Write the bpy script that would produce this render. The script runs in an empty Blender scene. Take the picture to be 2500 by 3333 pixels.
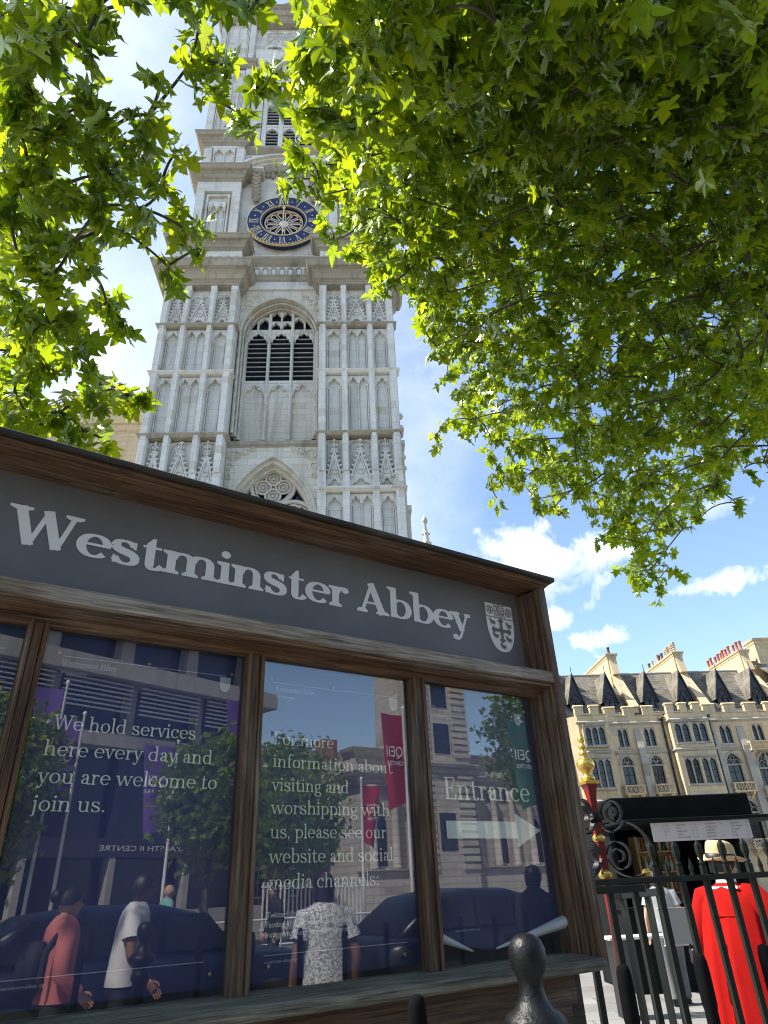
import bpy, math, random
import numpy as np
from mathutils import Vector, Matrix, Euler
random.seed(7)
rng = np.random.default_rng(11)
S = bpy.context.scene
COL = S.collection
pi = math.pi
rad = math.radians

# ------------------------------------------------------------------ camera
R = np.array([[.998908442, .0467110739, 0.], [.0230523451, -.492970515, -.869740571], [-.0406265161, .868791199, -.493509209]])
EYE = np.array([0., 0., 1.5])
FPX = 2162.249
cd = bpy.data.cameras.new('camera')
cam = bpy.data.objects.new('camera', cd)
COL.objects.link(cam)
cam.matrix_world = Matrix([[*R[0], EYE[0]], [*R[1], EYE[1]], [*R[2], EYE[2]], [0, 0, 0, 1]])
cd.sensor_fit = 'HORIZONTAL'
cd.sensor_width = 36
cd.lens = FPX / 2500 * 36
cd.clip_start = .05
cd.clip_end = 4000
cd.dof.use_dof = True
cd.dof.focus_distance = 6.0
cd.dof.aperture_fstop = 32.0
S.camera = cam

def ray(px, py):
    d = R @ np.array([px - 1250, 1666.5 - py, -FPX])
    return d / np.linalg.norm(d)
def at_dist(px, py, r):
    """point at straight distance r along the sight line of a photo pixel"""
    return EYE + ray(px, py) * r
def at_az(azd, r, z=0.):
    return np.array([math.sin(rad(azd)) * r, math.cos(rad(azd)) * r, z])

# ------------------------------------------------------------------ sky, sun, exposure
SUN_AZ, SUN_EL = -90., 51.
w = bpy.data.worlds.new('World')
S.world = w
w.use_nodes = True
nt = w.node_tree
nt.nodes.clear()
def N(nt, t, **kw):
    n = nt.nodes.new(t)
    for k, v in kw.items():
        if k.startswith('i_'):
            n.inputs[int(k[2:]) if k[2:].isdigit() else k[2:]].default_value = v
        else:
            setattr(n, k, v)
    return n
def MA(nt, op, a, b=None, c=None, clamp=False):
    n = nt.nodes.new('ShaderNodeMath')
    n.operation = op
    n.use_clamp = clamp
    for i, v in enumerate((a, b, c)):
        if v is None: continue
        if hasattr(v, 'is_output'): nt.links.new(v, n.inputs[i])
        else: n.inputs[i].default_value = v
    return n.outputs[0]
def VM(nt, op, a, b):
    n = nt.nodes.new('ShaderNodeVectorMath')
    n.operation = op
    for i, v in enumerate((a, b)):
        if hasattr(v, 'is_output'): nt.links.new(v, n.inputs[i])
        else: n.inputs[i].default_value = v
    return n
out = N(nt, 'ShaderNodeOutputWorld')
bg = N(nt, 'ShaderNodeBackground')
bg.inputs[1].default_value = .15
sky = N(nt, 'ShaderNodeTexSky', sky_type='NISHITA', sun_disc=False)
sky.sun_elevation = rad(SUN_EL)
sky.sun_rotation = rad(SUN_AZ)
sky.air_density = 1.0
sky.dust_density = .6
sky.ozone_density = 1.7
tc = N(nt, 'ShaderNodeTexCoord')
vec = VM(nt, 'NORMALIZE', tc.outputs['Generated'], (0, 0, 0)).outputs[0]
# clouds drawn on a layer overhead: direction / height
sx = N(nt, 'ShaderNodeSeparateXYZ')
nt.links.new(vec, sx.inputs[0])
zc = MA(nt, 'ADD', MA(nt, 'MAXIMUM', sx.outputs[2], 0.), .12)
pl = N(nt, 'ShaderNodeCombineXYZ')
nt.links.new(MA(nt, 'DIVIDE', sx.outputs[0], zc), pl.inputs[0])
nt.links.new(MA(nt, 'DIVIDE', sx.outputs[1], zc), pl.inputs[1])
n1 = N(nt, 'ShaderNodeTexNoise', i_Scale=1.1, i_Detail=9., i_Roughness=.58, i_Distortion=.35)
nt.links.new(pl.outputs[0], n1.inputs['Vector'])
# thicker towards the sun (left), thin to the right
left = MA(nt, 'MULTIPLY_ADD', VM(nt, 'DOT_PRODUCT', vec, (-.80, .35, .35)).outputs['Value'], .52, .0)
thin = MA(nt, 'MULTIPLY', MA(nt, 'ADD', MA(nt, 'ADD', n1.outputs[0], left), -.65), 3.0, clamp=True)
# cumulus puffs seen low over the terrace and beside the tower
n2 = N(nt, 'ShaderNodeTexNoise', i_Scale=15., i_Detail=9., i_Roughness=.66, i_Distortion=.4)
nt.links.new(vec, n2.inputs['Vector'])
puff = None
for (px, py, rx, ry) in ((1690, 1790, .085, .065), (1790, 1840, .14, .075), (1880, 1810, .11, .062), (1980, 1800, .075, .05), (1810, 2005, .035, .022), (1945, 2088, .068, .024),
                         (1400, 1230, .13, .10), (1470, 1420, .10, .06), (2380, 1640, .11, .03), (300, 950, .2, .22), (2330, 1900, .10, .018)):
    c = ray(px, py)
    rt = np.cross(c, [0, 0, 1.]); rt /= np.linalg.norm(rt)
    upv = np.cross(rt, c)
    a = MA(nt, 'DIVIDE', VM(nt, 'DOT_PRODUCT', vec, tuple(rt)).outputs['Value'], rx)
    b = MA(nt, 'DIVIDE', VM(nt, 'DOT_PRODUCT', vec, tuple(upv)).outputs['Value'], ry)
    fr = MA(nt, 'GREATER_THAN', VM(nt, 'DOT_PRODUCT', vec, tuple(c)).outputs['Value'], 0.)
    r2 = MA(nt, 'SQRT', MA(nt, 'ADD', MA(nt, 'MULTIPLY', a, a), MA(nt, 'MULTIPLY', b, b)))
    soft = 1.9 if py > 1700 else 1.0
    m = MA(nt, 'MULTIPLY', MA(nt, 'ADD', MA(nt, 'MULTIPLY_ADD', n2.outputs[0], 3.0 if py > 1700 else 3.2, -.82 if py > 1700 else -1.1), MA(nt, 'MULTIPLY', r2, -1.)), soft, clamp=True)
    m = MA(nt, 'MULTIPLY', m, fr)
    if py < 1700: m = MA(nt, 'MULTIPLY', m, .5)
    puff = m if puff is None else MA(nt, 'MAXIMUM', puff, m)
mask = MA(nt, 'MAXIMUM', MA(nt, 'MULTIPLY', thin, .7), puff, clamp=True)
n3 = N(nt, 'ShaderNodeTexNoise', i_Scale=7., i_Detail=6.)
nt.links.new(vec, n3.inputs['Vector'])
cr = N(nt, 'ShaderNodeMix', data_type='RGBA')
cr.inputs['A'].default_value = (3.3, 3.7, 4.3, 1)
cr.inputs['B'].default_value = (5.6, 5.65, 5.8, 1)
nt.links.new(MA(nt, 'MULTIPLY_ADD', n3.outputs[0], 3.2, -1.1, clamp=True), cr.inputs[0])
mx = N(nt, 'ShaderNodeMix', data_type='RGBA')
nt.links.new(mask, mx.inputs[0])
nt.links.new(sky.outputs[0], mx.inputs['A'])
nt.links.new(cr.outputs[2], mx.inputs['B'])
nt.links.new(mx.outputs[2], bg.inputs[0])
nt.links.new(bg.outputs[0], out.inputs[0])

ld = bpy.data.lights.new('sun', 'SUN')
ld.energy = 4.8
ld.angle = rad(.53)
ld.color = (1., .955, .88)
sun = bpy.data.objects.new('sun', ld)
COL.objects.link(sun)
sdir = Vector((math.sin(rad(SUN_AZ)) * math.cos(rad(SUN_EL)), math.cos(rad(SUN_AZ)) * math.cos(rad(SUN_EL)), math.sin(rad(SUN_EL))))
sun.rotation_euler = sdir.to_track_quat('Z', 'Y').to_euler()
S.view_settings.view_transform = 'Standard'
S.view_settings.look = 'None'
S.view_settings.exposure = 1.04
S.view_settings.gamma = 1
S.cycles.max_bounces = 8
S.cycles.diffuse_bounces = 3
S.cycles.transparent_max_bounces = 12
S.cycles.sample_clamp_indirect = 6
S.cycles.use_denoising = True
S.cycles.filter_width = 1.1

# ------------------------------------------------------------------ mesh builder and object helpers
class MB:
    def __init__(s): s.v = []; s.f = []; s.mi = []; s.sm = []; s.M = None
    def add(s, vs, fs, mi=0, smooth=False):
        o = len(s.v)
        if s.M is not None: vs = [tuple(s.M @ Vector(p)) for p in vs]
        s.v += [tuple(p) for p in vs]
        for f in fs:
            s.f.append(tuple(i + o for i in f)); s.mi.append(mi); s.sm.append(smooth)
        return s
    def box(s, a, b, mi=0):
        x0, y0, z0 = a; x1, y1, z1 = b
        return s.add([(x0, y0, z0), (x1, y0, z0), (x1, y1, z0), (x0, y1, z0), (x0, y0, z1), (x1, y0, z1), (x1, y1, z1), (x0, y1, z1)],
                     [(0, 3, 2, 1), (4, 5, 6, 7), (0, 1, 5, 4), (1, 2, 6, 5), (2, 3, 7, 6), (3, 0, 4, 7)], mi)
    def bbox(s, a, b, bv=.004, mi=0):
        """box with chamfered edges"""
        x0, y0, z0 = a; x1, y1, z1 = b
        bv = min(bv, (x1 - x0) / 3, (y1 - y0) / 3, (z1 - z0) / 3)
        vs = []
        for ix in (0, 1):
            for iy in (0, 1):
                for iz in (0, 1):
                    X = (x0, x1)[ix]; Y = (y0, y1)[iy]; Z = (z0, z1)[iz]
                    dx = bv * (1 - 2 * ix); dy = bv * (1 - 2 * iy); dz = bv * (1 - 2 * iz)
                    vs += [(X, Y + dy, Z + dz), (X + dx, Y, Z + dz), (X + dx, Y + dy, Z)]
        I = lambda ix, iy, iz, k: (ix * 4 + iy * 2 + iz) * 3 + k
        fs = []
        for i in (0, 1):
            q = [I(i, 0, 0, 0), I(i, 1, 0, 0), I(i, 1, 1, 0), I(i, 0, 1, 0)]; fs.append(q if i else q[::-1])
            q = [I(0, i, 0, 1), I(1, i, 0, 1), I(1, i, 1, 1), I(0, i, 1, 1)]; fs.append(q[::-1] if i else q)
            q = [I(0, 0, i, 2), I(1, 0, i, 2), I(1, 1, i, 2), I(0, 1, i, 2)]; fs.append(q if i else q[::-1])
        for i in (0, 1):
            for j in (0, 1):
                q = [I(i, j, 0, 0), I(i, j, 1, 0), I(i, j, 1, 1), I(i, j, 0, 1)]; fs.append(q if (i + j) % 2 else q[::-1])
                q = [I(i, 0, j, 0), I(i, 1, j, 0), I(i, 1, j, 2), I(i, 0, j, 2)]; fs.append(q if (i + j) % 2 == 0 else q[::-1])
                q = [I(0, i, j, 1), I(1, i, j, 1), I(1, i, j, 2), I(0, i, j, 2)]; fs.append(q if (i + j) % 2 else q[::-1])
                for k in (0, 1):
                    q = [I(i, j, k, 0), I(i, j, k, 1), I(i, j, k, 2)]; fs.append(q if (i + j + k) % 2 == 0 else q[::-1])
        return s.add(vs, fs, mi)
    def extr(s, pts, d0, d1, axis='y', mi=0, smooth=False):
        """polygon (2-D) extruded; axis y: pts are (x,z); axis z: (x,y); axis x: (y,z)"""
        mk = {'y': lambda p, d: (p[0], d, p[1]), 'z': lambda p, d: (p[0], p[1], d), 'x': lambda p, d: (d, p[0], p[1])}[axis]
        n = len(pts)
        vs = [mk(p, d0) for p in pts] + [mk(p, d1) for p in pts]
        s.add(vs, [tuple(range(n)), tuple(range(2 * n - 1, n - 1, -1))], mi)
        return s.add(vs, [(i, i + n, (i + 1) % n + n, (i + 1) % n) for i in range(n)], mi, smooth)
    def tube(s, path, r, n=8, mi=0, smooth=True, closed=False, rs=None, cap=True, ell=None, ref=(0, 0, 1)):
        P = [Vector(p) for p in path]
        m = len(P); vs = []; fs = []
        u = None
        for i, p in enumerate(P):
            if closed: t = P[(i + 1) % m] - P[i - 1]
            else: t = P[min(i + 1, m - 1)] - P[max(i - 1, 0)]
            if t.length < 1e-9: t = Vector((0, 0, 1))
            t.normalize()
            if u is None:
                q = Vector(ref)
                if abs(q.dot(t)) > .95: q = Vector((1, 0, 0)) if abs(t.x) < .8 else Vector((0, 1, 0))
                u = (q - t * q.dot(t)).normalized()
            else:
                u = u - t * u.dot(t)
                if u.length < 1e-6: u = t.orthogonal()
                u.normalize()
            v = t.cross(u)
            rr = rs[i] if rs else r
            ea, eb = ell if ell else (1, 1)
            for k in range(n):
                a = 2 * pi * (k + .5) / n
                vs.append(p + u * (math.cos(a) * rr * ea) + v * (math.sin(a) * rr * eb))
        for i in range(m if closed else m - 1):
            j = (i + 1) % m
            for k in range(n):
                k2 = (k + 1) % n
                fs.append((i * n + k, i * n + k2, j * n + k2, j * n + k))
        s.add(vs, fs, mi, smooth)
        if cap and not closed:
            s.add(vs[:n], [tuple(range(n - 1, -1, -1))], mi); s.add(vs[-n:], [tuple(range(n))], mi)
        return s
    def lathe(s, prof, n=20, c=(0, 0, 0), mi=0, smooth=True, sx=1, sy=1):
        vs = []; fs = []
        for (r, z) in prof:
            for k in range(n):
                a = 2 * pi * k / n
                vs.append((c[0] + r * math.cos(a) * sx, c[1] + r * math.sin(a) * sy, c[2] + z))
        for i in range(len(prof) - 1):
            for k in range(n):
                k2 = (k + 1) % n
                fs.append((i * n + k, i * n + k2, (i + 1) * n + k2, (i + 1) * n + k))
        fs.append(tuple(range(n - 1, -1, -1))); fs.append(tuple(range((len(prof) - 1) * n, len(prof) * n)))
        return s.add(vs, fs, mi, smooth)
    def sphere(s, c, r, n=10, m=7, mi=0, sc=(1, 1, 1)):
        vs = [(c[0], c[1], c[2] - r * sc[2])]
        for i in range(1, m):
            t = pi * i / m
            for k in range(n):
                a = 2 * pi * k / n
                vs.append((c[0] + r * sc[0] * math.sin(t) * math.cos(a), c[1] + r * sc[1] * math.sin(t) * math.sin(a), c[2] - r * sc[2] * math.cos(t)))
        vs.append((c[0], c[1], c[2] + r * sc[2]))
        fs = []
        for k in range(n):
            fs.append((0, 1 + (k + 1) % n, 1 + k))
            fs.append((len(vs) - 1, 1 + (m - 2) * n + k, 1 + (m - 2) * n + (k + 1) % n))
        for i in range(m - 2):
            for k in range(n):
                a = 1 + i * n + k; b = 1 + i * n + (k + 1) % n
                fs.append((a, b, b + n, a + n))
        return s.add(vs, fs, mi, True)
    def rings(s, rings, mi=0, smooth=True, cap=True):
        n = len(rings[0]); vs = [p for r in rings for p in r]; fs = []
        for i in range(len(rings) - 1):
            for k in range(n):
                k2 = (k + 1) % n
                fs.append((i * n + k, i * n + k2, (i + 1) * n + k2, (i + 1) * n + k))
        if cap: fs += [tuple(range(n - 1, -1, -1)), tuple(range((len(rings) - 1) * n, len(rings) * n))]
        return s.add(vs, fs, mi, smooth)
    def mesh(s, name, mats):
        me = bpy.data.meshes.new(name)
        me.from_pydata(s.v, [], s.f)
        if not isinstance(mats, (list, tuple)): mats = [mats]
        for m in mats: me.materials.append(m)
        me.polygons.foreach_set('material_index', s.mi)
        me.polygons.foreach_set('use_smooth', s.sm)
        me.update()
        return me
    def build(s, name, mats, parent=None, loc=None, rot=None, fix=True):
        me = s.mesh(name, mats)
        if fix:
            import bmesh
            b = bmesh.new(); b.from_mesh(me)
            bmesh.ops.recalc_face_normals(b, faces=b.faces[:])
            b.to_mesh(me); b.free()
        return link(name, me, parent, loc, rot)
def link(name, me, parent=None, loc=None, rot=None):
    o = bpy.data.objects.new(name, me)
    COL.objects.link(o)
    if parent is not None: o.parent = parent
    if loc is not None: o.location = loc
    if rot is not None: o.rotation_euler = rot
    return o
def tag(o, label=None, cat=None, group=None, kind=None):
    if label: o['label'] = label
    if cat: o['category'] = cat
    if group: o['group'] = group
    if kind: o['kind'] = kind
    return o
def thing(name, label, cat, loc=(0, 0, 0), rz=0., group=None):
    o = bpy.data.objects.new(name, None)
    COL.objects.link(o)
    o.location = loc; o.rotation_euler = (0, 0, rz)
    o.empty_display_size = .2
    return tag(o, label, cat, group)
def copy_tree(o, parent=None):
    c = o.copy()
    COL.objects.link(c)
    if parent is not None: c.parent = parent
    for ch in list(o.children): copy_tree(ch, c)
    return c

# ------------------------------------------------------------------ materials
def newmat(name):
    m = bpy.data.materials.new(name)
    m.use_nodes = True
    t = m.node_tree
    return m, t, t.nodes['Principled BSDF']
def coords(t, scale=(1, 1, 1), swap=False):
    tc = t.nodes.new('ShaderNodeTexCoord')
    o = tc.outputs['Object']
    if swap:
        sp = t.nodes.new('ShaderNodeSeparateXYZ'); cb = t.nodes.new('ShaderNodeCombineXYZ')
        t.links.new(o, sp.inputs[0])
        t.links.new(MA(t, 'ADD', sp.outputs[0], sp.outputs[1]), cb.inputs[0])
        t.links.new(sp.outputs[2], cb.inputs[1])
        o = cb.outputs[0]
    mp = t.nodes.new('ShaderNodeMapping')
    mp.inputs['Scale'].default_value = scale
    t.links.new(o, mp.inputs[0])
    return mp.outputs[0]
def ramp(t, fac, stops):
    r = t.nodes.new('ShaderNodeValToRGB')
    e = r.color_ramp.elements
    while len(e) < len(stops): e.new(.5)
    for i, (p, c) in enumerate(stops):
        e[i].position = p; e[i].color = (*c, 1)
    t.links.new(fac, r.inputs[0])
    return r.outputs[0]
def noise(t, vec, scale, detail=5., rough=.55, dist=0.):
    n = t.nodes.new('ShaderNodeTexNoise')
    n.inputs['Scale'].default_value = scale; n.inputs['Detail'].default_value = detail
    n.inputs['Roughness'].default_value = rough; n.inputs['Distortion'].default_value = dist
    t.links.new(vec, n.inputs['Vector'])
    return n.outputs[0]
def mixc(t, fac, a, b, mode='MIX'):
    n = t.nodes.new('ShaderNodeMix'); n.data_type = 'RGBA'; n.blend_type = mode
    for k, v in ((0, fac), ('A', a), ('B', b)):
        if hasattr(v, 'is_output'): t.links.new(v, n.inputs[k])
        elif k == 0: n.inputs[0].default_value = v
        else: n.inputs[k].default_value = (*v, 1)
    return n.outputs[2]
def bump(t, b, h, strength=.3, dist=.01):
    n = t.nodes.new('ShaderNodeBump')
    n.inputs['Strength'].default_value = strength; n.inputs['Distance'].default_value = dist
    t.links.new(h, n.inputs['Height']); t.links.new(n.outputs[0], b.inputs['Normal'])
def plain(name, c, rough=.6, metal=0., var=.15, scale=8., bmp=0., spec=.5):
    m, t, b = newmat(name)
    v = coords(t)
    f = noise(t, v, scale, 6.)
    c = Vector(c)
    t.links.new(ramp(t, f, [(.3, tuple(c * (1 - var))), (.7, tuple(c * (1 + var)))]), b.inputs['Base Color'])
    b.inputs['Roughness'].default_value = rough; b.inputs['Metallic'].default_value = metal
    b.inputs['Specular IOR Level'].default_value = spec
    if bmp: bump(t, b, noise(t, v, scale * 6, 4.), bmp, .01)
    return m
def ashlar(name, base, dark, stain, bw=1.1, bh=.42, mortar=.012, warm=None, rough=.85):
    """dressed stone in courses: block-to-block tone, joints, weather streaks, stained patches"""
    m, t, b = newmat(name)
    v = coords(t, swap=True)
    br = t.nodes.new('ShaderNodeTexBrick')
    br.inputs['Scale'].default_value = 1.; br.inputs['Mortar Size'].default_value = mortar
    br.inputs['Brick Width'].default_value = bw; br.inputs['Row Height'].default_value = bh
    br.inputs['Mortar Smooth'].default_value = .3; br.inputs['Bias'].default_value = 0.
    br.inputs['Color1'].default_value = (0, 0, 0, 1); br.inputs['Color2'].default_value = (1, 1, 1, 1); br.inputs['Mortar'].default_value = (.5, .5, .5, 1)
    t.links.new(v, br.inputs['Vector'])
    big = noise(t, coords(t), .22, 5., .6)
    fine = noise(t, coords(t), 5., 8., .65)
    streak = noise(t, coords(t, (2.2, 2.2, .18)), 1., 6., .6)
    sep = t.nodes.new('ShaderNodeSeparateColor'); t.links.new(br.outputs[0], sep.inputs[0])
    blk = sep.outputs[0]
    f = MA(t, 'ADD', MA(t, 'MULTIPLY', big, .5), MA(t, 'ADD', MA(t, 'MULTIPLY', fine, .25), MA(t, 'MULTIPLY', streak, .25)))
    c1 = ramp(t, f, [(.36, dark), (.62, base)])
    wfac = MA(t, 'MULTIPLY', MA(t, 'GREATER_THAN', blk, .80), MA(t, 'MULTIPLY_ADD', noise(t, coords(t), .35, 3.), 3.5, -1.5, clamp=True))
    c2 = mixc(t, wfac, c1, warm or stain)
    c3 = mixc(t, MA(t, 'MULTIPLY_ADD', streak, 3.4, -1.72, clamp=True), c2, stain)
    c4 = mixc(t, MA(t, 'MULTIPLY_ADD', blk, .34, -.10, clamp=True), c3, tuple(Vector(dark) * .75))
    c5 = mixc(t, MA(t, 'MULTIPLY', br.outputs['Fac'], .45), c4, tuple(Vector(stain) * .55))
    t.links.new(c5, b.inputs['Base Color'])
    b.inputs['Roughness'].default_value = rough
    b.inputs['Specular IOR Level'].default_value = .25
    bump(t, b, MA(t, 'ADD', MA(t, 'MULTIPLY', br.outputs['Fac'], -.6), fine), .35, .02)
    return m
def wood(name, axis, dark=(.022, .011, .006), mid=(.075, .036, .017), grey=(.17, .135, .095), greyness=0., grain=1.):
    m, t, b = newmat(name)
    s = {'x': (1.6, 46, 46), 'z': (46, 46, 1.6), 'y': (46, 1.6, 46)}[axis]
    v = coords(t, s)
    g = noise(t, v, 2.2, 8., .62, .6)
    g2 = noise(t, coords(t, tuple(q * 3.2 for q in s)), 2., 5., .6)
    big = noise(t, coords(t, {'x': (1.3, 5, 5), 'z': (5, 5, 1.3), 'y': (5, 1.3, 5)}[axis]), 1.6, 5., .6, .4)
    f = MA(t, 'ADD', MA(t, 'MULTIPLY', g, .65), MA(t, 'MULTIPLY', g2, .35))
    c1 = ramp(t, f, [(.38, dark), (.50, mid), (.64, tuple(Vector(mid) * 2.0))])
    c2 = ramp(t, f, [(.38, tuple(Vector(grey) * .25)), (.50, grey), (.64, tuple(Vector(grey) * 1.7))])
    c = mixc(t, MA(t, 'MULTIPLY_ADD', big, 3.6, -1.8 + greyness, clamp=True), c1, c2)
    c = mixc(t, MA(t, 'MULTIPLY_ADD', noise(t, coords(t), 11., 6., .7), 3., -1.75, clamp=True), c, (.012, .012, .006))
    t.links.new(c, b.inputs['Base Color'])
    b.inputs['Roughness'].default_value = .62
    b.inputs['Specular IOR Level'].default_value = .35
    bump(t, b, f, .55 * grain, .004)
    return m
def glassmat(name, k=.07, rough=0.):
    """float glass with a film of dust: mirror by Schlick (the same from both sides of the pane), else clear"""
    m = bpy.data.materials.new(name)
    m.use_nodes = True
    t = m.node_tree
    t.nodes.clear()
    o = t.nodes.new('ShaderNodeOutputMaterial'); mx = t.nodes.new('ShaderNodeMixShader')
    tr = t.nodes.new('ShaderNodeBsdfTransparent'); gl = t.nodes.new('ShaderNodeBsdfGlossy')
    gl.inputs['Roughness'].default_value = rough; gl.inputs[0].default_value = (1, 1, 1, 1)
    ge = t.nodes.new('ShaderNodeNewGeometry')
    c = MA(t, 'ABSOLUTE', VM(t, 'DOT_PRODUCT', ge.outputs['Normal'], ge.outputs['Incoming']).outputs['Value'])
    f = MA(t, 'MULTIPLY_ADD', MA(t, 'POWER', MA(t, 'SUBTRACT', 1., c, clamp=True), 5.), 1. - k, k, clamp=True)
    t.links.new(f, mx.inputs[0]); t.links.new(tr.outputs[0], mx.inputs[1]); t.links.new(gl.outputs[0], mx.inputs[2])
    du = t.nodes.new('ShaderNodeBsdfDiffuse'); du.inputs[0].default_value = (.55, .57, .62, 1)
    m2 = t.nodes.new('ShaderNodeMixShader'); t.links.new(MA(t, 'MULTIPLY_ADD', noise(t, coords(t), 3., 6., .65), .028, -.006, clamp=True), m2.inputs[0])
    t.links.new(mx.outputs[0], m2.inputs[1]); t.links.new(du.outputs[0], m2.inputs[2]); t.links.new(m2.outputs[0], o.inputs[0])
    return m
# ------------------------------------------------------------------ serif lettering drawn with a broad pen
def arcp(cx, cy, rx, ry, a0, a1, n=18):
    return [(cx + rx * math.cos(rad(a0 + (a1 - a0) * i / n)), cy + ry * math.sin(rad(a0 + (a1 - a0) * i / n))) for i in range(n + 1)]
def bez(p, n=16):
    o = []
    for i in range(n + 1):
        t = i / n
        q = [Vector(a) for a in p]
        while len(q) > 1: q = [q[k] * (1 - t) + q[k + 1] * t for k in range(len(q) - 1)]
        o.append((q[0].x, q[0].y))
    return o
class Pen:
    def __init__(s, T, t): s.T = T; s.t = t; s.st = []
    def path(s, pts, ws=None):
        T, t = s.T, s.t; L = []; Rr = []
        n = len(pts)
        for i, p in enumerate(pts):
            a = pts[max(i - 1, 0)]; b = pts[min(i + 1, n - 1)]
            dx, dy = b[0] - a[0], b[1] - a[1]
            l = math.hypot(dx, dy) or 1
            dx /= l; dy /= l
            wd = math.sqrt((T * dy) ** 2 + (t * dx) ** 2) if ws is None else (ws if not isinstance(ws, (list, tuple)) else ws[0] + (ws[1] - ws[0]) * i / (n - 1))
            L.append((p[0] - dy * wd / 2, p[1] + dx * wd / 2)); Rr.append((p[0] + dy * wd / 2, p[1] - dx * wd / 2))
        s.st.append(('strip', L, Rr))
    def V(s, x, y0, y1): s.st.append(('poly', [(x - s.T / 2, y0), (x + s.T / 2, y0), (x + s.T / 2, y1), (x - s.T / 2, y1)]))
    def poly(s, pts): s.st.append(('poly', pts))
    def dot(s, x, y, r): s.st.append(('poly', arcp(x, y, r, r, 0, 350, 17)))
    def foot(s, x, y, l=None, up=1):
        """bracketed slab serif under (or over) a stem at x"""
        T, t = s.T, s.t; l = l or (T * .5 + .13); h = t * .95 * up; b = T / 2
        s.poly([(x - l, y), (x + l, y), (x + l, y + h), (x + b, y + h * 1.9), (x - b, y + h * 1.9), (x - l, y + h)] if up > 0 else
               [(x - l, y), (x - l, y + h), (x - b, y + h * 1.9), (x + b, y + h * 1.9), (x + l, y + h), (x + l, y)])
    def flag(s, x, y):
        T, t = s.T, s.t
        s.poly([(x + T / 2, y), (x - T / 2 - .15, y), (x - T / 2 - .15, y - t), (x - T / 2, y - t * 1.9), (x + T / 2, y - t * 1.9)])
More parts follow.
